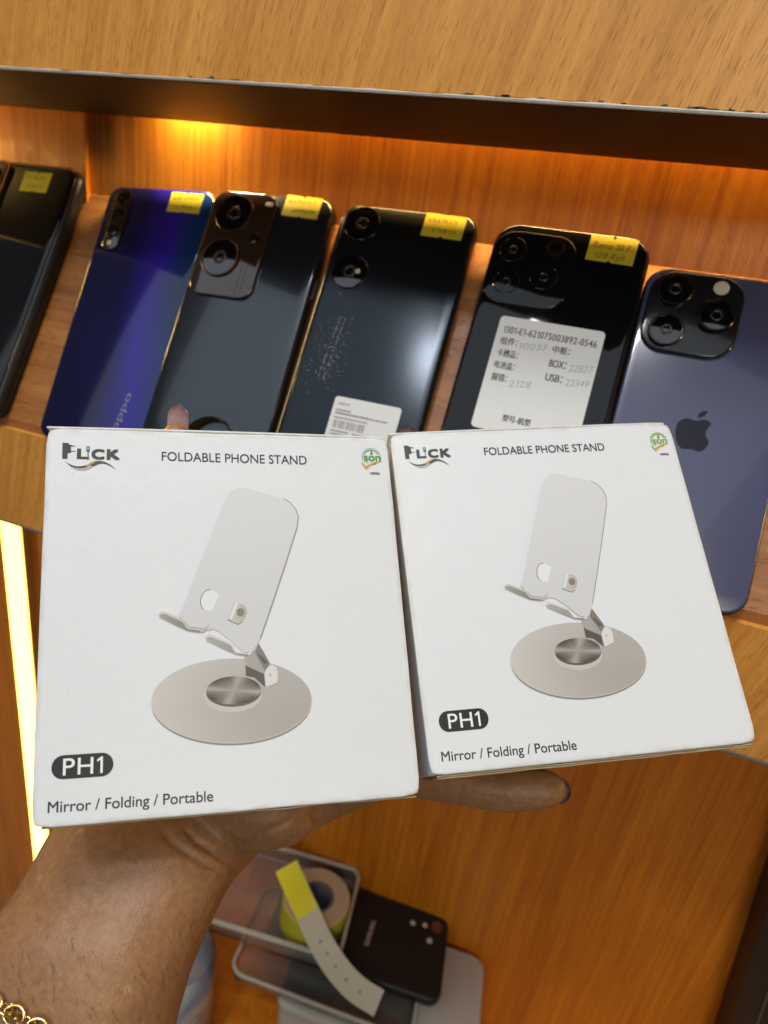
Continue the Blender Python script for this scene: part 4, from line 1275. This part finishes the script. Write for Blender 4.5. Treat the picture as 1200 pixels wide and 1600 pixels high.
def nail(root_p, tip_p, normal, w, m_, thick=0.0006):
    """arched nail from root to tip; normal points out of the finger's back"""
    a, bq = Vector(root_p) + sh, Vector(tip_p) + sh
    d = bq - a; Lh = d.length; d.normalize()
    nn = Vector(normal); nn = (nn - d * nn.dot(d)).normalized(); s = d.cross(nn)
    bm = bmesh.new(); rows = []
    for i in range(13):
        t = i / 12
        hw = w / 2 * (1 if t < 0.6 else math.sqrt(max(0.0, 1 - ((t - 0.6) / 0.4) ** 2)) * 0.96 + 0.04) * (0.86 + 0.14 * min(1, t * 4))
        row = []
        for k in range(11):
            u = -1 + 2 * k / 10
            h = math.sqrt(max(0, 1 - (u * 0.86) ** 2)) * w * 0.34 + 0.0009 * math.sin(t * 2.6)
            row.append(a + d * (t * Lh) + s * (u * hw) + nn * h)
        rows.append(row)
    top = [[bm.verts.new(p) for p in r] for r in rows]
    bot = [[bm.verts.new(p - nn * thick) for p in r] for r in rows]
    for G, fl in ((top, 0), (bot, 1)):
        for i in range(12):
            for k in range(10):
                f = (G[i][k], G[i + 1][k], G[i + 1][k + 1], G[i][k + 1])
                bm.faces.new(f[::-1] if fl else f)
    for i in range(12):
        bm.faces.new((top[i][0], bot[i][0], bot[i + 1][0], top[i + 1][0])); bm.faces.new((top[i][10], top[i + 1][10], bot[i + 1][10], bot[i][10]))
    for k in range(10):
        bm.faces.new((top[0][k], top[0][k + 1], bot[0][k + 1], bot[0][k])); bm.faces.new((top[12][k], bot[12][k], bot[12][k + 1], top[12][k + 1]))
    return smooth_angle(obj('nail', bm, m_, hand), 60)


nail((-0.1487, 0.1970, -0.0725), (-0.1503, 0.1995, -0.0563), (-0.10, 0.95, 0.20), 0.0096, M['nail'])
nail((-0.0656, 0.2545, -0.0700), (-0.0676, 0.2565, -0.0575), (0.0, 0.95, 0.2), 0.0092, M['nail_dark'])
nail((0.0225, 0.1765, -0.1585), (0.0338, 0.1775, -0.1562), (0.2, 0.75, -0.60), 0.0092, M['nail_dark'])

# gold chain bracelet around the forearm
C0 = hand_base.copy()
DIRS = [(-0.4989, 0.2805, -0.82), (-0.4793, 0.291, -0.828), (-0.4555, 0.2984, -0.8387), (-0.4324, 0.3026, -0.8494), (-0.4086, 0.3062, -0.8598), (-0.3696, 0.3132, -0.8748), (-0.3256, 0.3252, -0.8878), (-0.2895, 0.3422, -0.8939), (-0.2709, 0.3569, -0.894)]
front, back = [], []
for d in DIRS:                                 # loop laid on the skin, front half and back half
    d = Vector(d).normalized()
    o0 = Vector((0, 0, HZ)) - hand_base
    h = bvh.ray_cast(o0, d)
    if h[0] is None:
        continue
    k = bvh.ray_cast(h[0] + d * 0.3, -d)
    front.append(h[0] + h[1].normalized() * 0.0016); back.append(k[0] + k[1].normalized() * 0.0016)
loop = front + back[::-1]
loop = catmull(loop + loop[:1], 12)
seglen = [0.0]
for p, q in zip(loop, loop[1:]):
    seglen.append(seglen[-1] + (q - p).length)
NL = int(seglen[-1] / 0.0037) // 2 * 2
pts = []
for k in range(NL):
    t_ = seglen[-1] * k / NL
    j = max(i for i in range(len(seglen)) if seglen[i] <= t_)
    pts.append(loop[j].lerp(loop[min(j + 1, len(loop) - 1)], (t_ - seglen[j]) / max(1e-9, seglen[min(j + 1, len(seglen) - 1)] - seglen[j])))
ctr0 = sum(pts, Vector()) / NL
brc = thing('bracelet', 'gold chain bracelet around the forearm', 'bracelet', C0)
bm = bmesh.new()
tube(bm, [(0.0030 * math.cos(t), 0.0020 * math.sin(t), 0) for t in [2 * math.pi * k / 18 for k in range(18)]], 0.00050, 8, True)
lm_ = None
for k in range(NL):
    tg = (pts[(k + 1) % NL] - pts[k - 1]).normalized(); out = (pts[k] - ctr0).normalized(); s = tg.cross(out).normalized(); out = s.cross(tg)
    if k % 2:
        rot = Matrix((tg, s, out)).transposed()
    else:
        rot = Matrix((tg, (out + s * 0.5).normalized(), tg.cross((out + s * 0.5).normalized()))).transposed()
    if lm_ is None:
        o = obj('link', bm, M['gold'], brc, smooth=True); lm_ = o.data
    else:
        o = bpy.data.objects.new('link', lm_); COL.objects.link(o); o.parent = brc
    o.matrix_local = Matrix.Translation(pts[k]) @ rot.to_4x4()

# ------------------------------------------------------------------ things at the bottom of the lower niche
M['milky'] = plain('milky_plastic', (0.78, 0.73, 0.62), 0.16, trans=0.35, spec=0.6, var=0.06, bscale=80)
M['clear'] = plain('clear_plastic', (0.93, 0.86, 0.74), 0.06, trans=0.88, ior=1.38, coat=0.6)
M['clear_rim'] = plain('thick_clear_rim', (0.90, 0.82, 0.66), 0.14, trans=0.45, ior=1.4)
M['hole'] = plain('case_hole_inside', (0.16, 0.055, 0.02), 0.5)
M['case_black'] = plain('soft_black_case', (0.011, 0.010, 0.009), 0.46, bump=0.1, bscale=900)
M['silver'] = plain('silver_lettering', (0.62, 0.60, 0.56), 0.35, metal=0.5)
M['tape_side'] = plain('yellow_tape_edge', (0.55, 0.50, 0.03), 0.45)
M['tape_top'] = plain('cream_paper_roll', (0.60, 0.47, 0.30), 0.7, bump=0.5, bscale=700)
M['core'] = plain('grey_core', (0.16, 0.16, 0.17), 0.6)
M['yellow_bright'] = plain('bright_yellow_label', (0.86, 0.70, 0.01), 0.5)
M['liner'] = plain('cream_liner', (0.62, 0.52, 0.38), 0.5)
YAW = math.radians(5.0)
RZ = Matrix.Rotation(YAW, 3, 'Z')

# tall milky box
stor = thing('storage_box', 'tall milky plastic box under the black phone case', 'box', (-0.0300, 0.3415, ZF), RZ)
smooth_angle(obj('body', bm_slab(0.168, 0.092, 0.012, 0.0, 0.078, 0.003), M['milky'], stor), 50)
smooth_angle(obj('lid', bm_slab(0.172, 0.096, 0.013, 0.0782, 0.0880, 0.0032), M['milky'], stor), 50)


def tray(root, w, h, r, hh, th, m_):
    """open shell: a phone case lying face up"""
    bm = bmesh.new()
    prof = [(0.0, 0.0015), (0.0, hh), (th, hh), (th, th)]
    seg = 7
    base = [bm.verts.new((x, y, 0)) for x, y in rrect(w - .003, h - .003, r - .0015, seg)]
    rings = [[bm.verts.new((x, y, z)) for x, y in rrect(w - 2 * d, h - 2 * d, max(r - d, .0004), seg)] for d, z in prof]
    n = len(base)
    allr = [base] + rings
    for a, b in zip(allr, allr[1:]):
        for i in range(n):
            bm.faces.new((a[i], a[(i + 1) % n], b[(i + 1) % n], b[i]))
    bm.faces.new(base[::-1]); bm.faces.new(rings[-1])
    return smooth_angle(obj('shell', bm, m_, root), 50)


ZT2 = ZF + 0.0882
tr = thing('clear_phone_case', 'open clear phone case lying under the black phone case', 'phone case', (-0.0790, 0.3330, ZT2), RZ)
tray(tr, 0.160, 0.078, 0.011, 0.0105, 0.0013, M['clear'])
smooth_angle(obj('rim', tube(bmesh.new(), [(x, y, 0.0105) for x, y in rrect(0.159, 0.077, 0.011, 7)], 0.0017, 6, True), M['clear_rim'], tr), 60)

bk = thing('black_phone_case', 'matte black phone case with camera holes and silver lettering', 'phone case', (-0.0640, 0.3575, ZT2 + 0.0112), Matrix.Rotation(math.radians(6.5), 3, 'Z'))
CWd, CHt = 0.160, 0.0745
smooth_angle(obj('shell', bm_slab(CWd, CHt, 0.0105, 0.0, 0.0098, 0.0028), M['case_black'], bk), 50)
for k, (x, y) in enumerate(((0.0455, 0.0225), (0.0570, 0.0240), (0.0690, 0.0245))):
    hl = smooth_angle(obj('camera_hole', bm_lathe([(0.0052, 0.0097), (0.0052, 0.0101), (0.0044, 0.0101), (0.0042, 0.0099), (0.0002, 0.0099)], 28, (x, y, 0), cap=False), M['hole'] if k == 2 else M['case_black'], bk), 40)
    if k < 2:
        obj('flash_spot', bm_lathe([(0.0024, 0.00992), (0.0010, 0.0101)], 14, (x + .001, y - .001, 0)), M['flash'], hl)
obj('flash_window', bm_lathe([(0.0026, 0.0098), (0.0024, 0.0102), (0.0008, 0.0103)], 20, (0.0640, 0.0105, 0)), M['flash'], bk)
bm = bmesh.new()
add_text(bm, 'SAMSUNG', (0.0112, -0.0115), (0.0130, 0.0115), 0.0040, 0.00995, bold=0.0004)
obj('lettering', bm, M['silver'], bk)

cc = thing('clear_box', 'shallow clear plastic box with the tape roll inside', 'box', (-0.1480, 0.3480, ZT2 + 0.0214), Matrix.Rotation(math.radians(8), 3, 'Z'))
tray(cc, 0.148, 0.084, 0.010, 0.016, 0.0015, M['clear'])
smooth_angle(obj('rim', tube(bmesh.new(), [(x, y, 0.0160) for x, y in rrect(0.1470, 0.0830, 0.010, 7)], 0.0021, 6, True), M['clear_rim'], cc), 60)

roll = thing('tape_roll', 'roll of yellow sticker tape with a grey core', 'tape roll', (-0.1065, 0.3480, ZT2 + 0.0230), Matrix.Rotation(math.radians(-6), 3, 'X'))
R_, r_, H_ = 0.0305, 0.0150, 0.026
smooth_angle(obj('wound_tape', bm_lathe([(r_, 0.0), (R_ - .0006, 0.0), (R_, 0.0006), (R_, H_ - .0006), (R_ - .0006, H_)], 48, cap=False), M['tape_side'], roll), 40)
bmr = bmesh.new()
for k in range(6):
    ra, rb_ = R_ - .0006 - (R_ - r_ - .0016) * k / 6, R_ - .0006 - (R_ - r_ - .0016) * (k + 1) / 6
    bm_lathe([(ra, H_ - (0.0003 if k % 2 else 0)), (rb_, H_ - (0.0003 if k % 2 else 0)), (rb_, H_ - (0.0 if k % 2 else 0.0003))], 48, cap=False, bm=bmr)
smooth_angle(obj('tape_edges', bmr, M['tape_top'], roll), 30)
smooth_angle(obj('core', bm_lathe([(r_ + .001, H_), (r_, H_ + .0004), (r_ - .0015, H_), (r_ - .0015, 0.0005), (r_, 0.0005)], 40, cap=False), M['core'], roll), 40)




STRIP = [(p, 0.02) for p in [(-0.1341, 0.3372, -0.478), (-0.1235, 0.3328, -0.488), (-0.1132, 0.3292, -0.4989), (-0.1031, 0.3252, -0.5076), (-0.093, 0.3197, -0.5147), (-0.0813, 0.3136, -0.5202), (-0.0669, 0.31, -0.5297), (-0.0488, 0.308, -0.539), (-0.0278, 0.3079, -0.543)]]
sb_ = Vector((-0.0960, 0.3095, HZ - 0.5430))
stp = thing('sticker_strip', 'loose strip from the roll, bright yellow label on cream backing', 'tape', sb_)
ctr = catmull([Vector(p) + Vector((0, 0, HZ)) - sb_ for p, w in STRIP], 6)
nrm_hint = Vector((0.25, -0.80, 0.55))


def strip_mesh(i0, i1, off, wscale=1.0):
    bm = bmesh.new(); rows = []
    for i in range(i0, i1 + 1):
        t_ = (ctr[min(i + 1, len(ctr) - 1)] - ctr[max(i - 1, 0)]).normalized()
        s = t_.cross(nrm_hint).normalized(); nn = s.cross(t_)
        if nn.dot(nrm_hint) < 0:
            nn = -nn
        rows.append([bm.verts.new(ctr[i] + nn * off + s * (0.0103 * wscale * u) + nn * (-0.0004 * u * u)) for u in (-1, -.5, 0, .5, 1)])
    for a, b in zip(rows, rows[1:]):
        for k in range(4):
            bm.faces.new((a[k], a[k + 1], b[k + 1], b[k]))
    ext = bmesh.ops.extrude_face_region(bm, geom=bm.faces[:])
    for v in [g_ for g_ in ext['geom'] if isinstance(g_, bmesh.types.BMVert)]:
        v.co -= nrm_hint.normalized() * 0.00015
    return bm


smooth_angle(obj('backing', strip_mesh(0, len(ctr) - 1, 0.0), M['liner'], stp), 50)
smooth_angle(obj('yellow_label', strip_mesh(0, 17, 0.0004, 0.98), M['yellow_bright'], stp), 50)
bm = bmesh.new()
for i in range(27, len(ctr) - 4, 4):
    t_ = (ctr[i + 1] - ctr[i - 1]).normalized(); s = t_.cross(nrm_hint).normalized(); nn = s.cross(t_)
    if nn.dot(nrm_hint) < 0:
        nn = -nn
    vs = [bm.verts.new(ctr[i] + nn * 0.0004 + t_ * 0.0010 * math.cos(k * .785) + s * 0.0012 * math.sin(k * .785)) for k in range(8)]
    bm.faces.new(vs)
obj('printed_dots', bm, M['trim'], stp)

# blue water bottle behind the forearm
m, nt, b = mat('blue_bottle_label')
tc = nt.nodes.new('ShaderNodeTexCoord')
mp_ = nt.nodes.new('ShaderNodeMapping'); mp_.inputs['Scale'].default_value = (1, 1, 0.55); mp_.inputs['Rotation'].default_value = (0.5, 0.4, 0)
n1 = nt.nodes.new('ShaderNodeTexNoise'); n1.inputs['Scale'].default_value = 26; n1.inputs['Detail'].default_value = 2; n1.inputs['Distortion'].default_value = 1.2
nt.links.new(tc.outputs['Object'], mp_.inputs[0]); nt.links.new(mp_.outputs[0], n1.inputs['Vector'])
cr = nt.nodes.new('ShaderNodeValToRGB')
cr.color_ramp.elements[0].position = 0.30; cr.color_ramp.elements[0].color = (0.055, 0.085, 0.26, 1)
cr.color_ramp.elements[1].position = 0.68; cr.color_ramp.elements[1].color = (0.62, 0.66, 0.56, 1)
e = cr.color_ramp.elements.new(0.44); e.color = (0.22, 0.27, 0.46, 1)
e = cr.color_ramp.elements.new(0.55); e.color = (0.26, 0.40, 0.50, 1)
nt.links.new(n1.outputs['Fac'], cr.inputs['Fac']); nt.links.new(cr.outputs['Color'], b.inputs['Base Color'])
b.inputs['Roughness'].default_value = 0.2; b.inputs['Coat Weight'].default_value = 0.5
M['bottle_label'] = m
M['bottle'] = plain('pale_blue_plastic', (0.55, 0.66, 0.82), 0.10, trans=0.6, ior=1.33)
M['cap'] = plain('blue_cap', (0.05, 0.13, 0.42), 0.4)
bot = thing('water_bottle', 'blue and white plastic water bottle beside the phone cases', 'bottle', (-0.1935, 0.2725, ZF))
smooth_angle(obj('bottle_body', bm_lathe([(0.020, 0.0), (0.027, 0.002), (0.029, 0.008), (0.0275, 0.016), (0.029, 0.024), (0.029, 0.028), (0.0290, 0.105), (0.0290, 0.110), (0.027, 0.122), (0.020, 0.138), (0.0125, 0.150), (0.0115, 0.158)], 48), M['bottle'], bot), 60)
smooth_angle(obj('bottle_label', bm_lathe([(0.0291, 0.024), (0.0294, 0.0245), (0.0294, 0.112), (0.0280, 0.120)], 48, cap=False), M['bottle_label'], bot), 60)
smooth_angle(obj('cap', bm_lathe([(0.0135, 0.157), (0.0140, 0.158), (0.0140, 0.168), (0.0128, 0.1695)], 36), M['cap'], bot), 40)
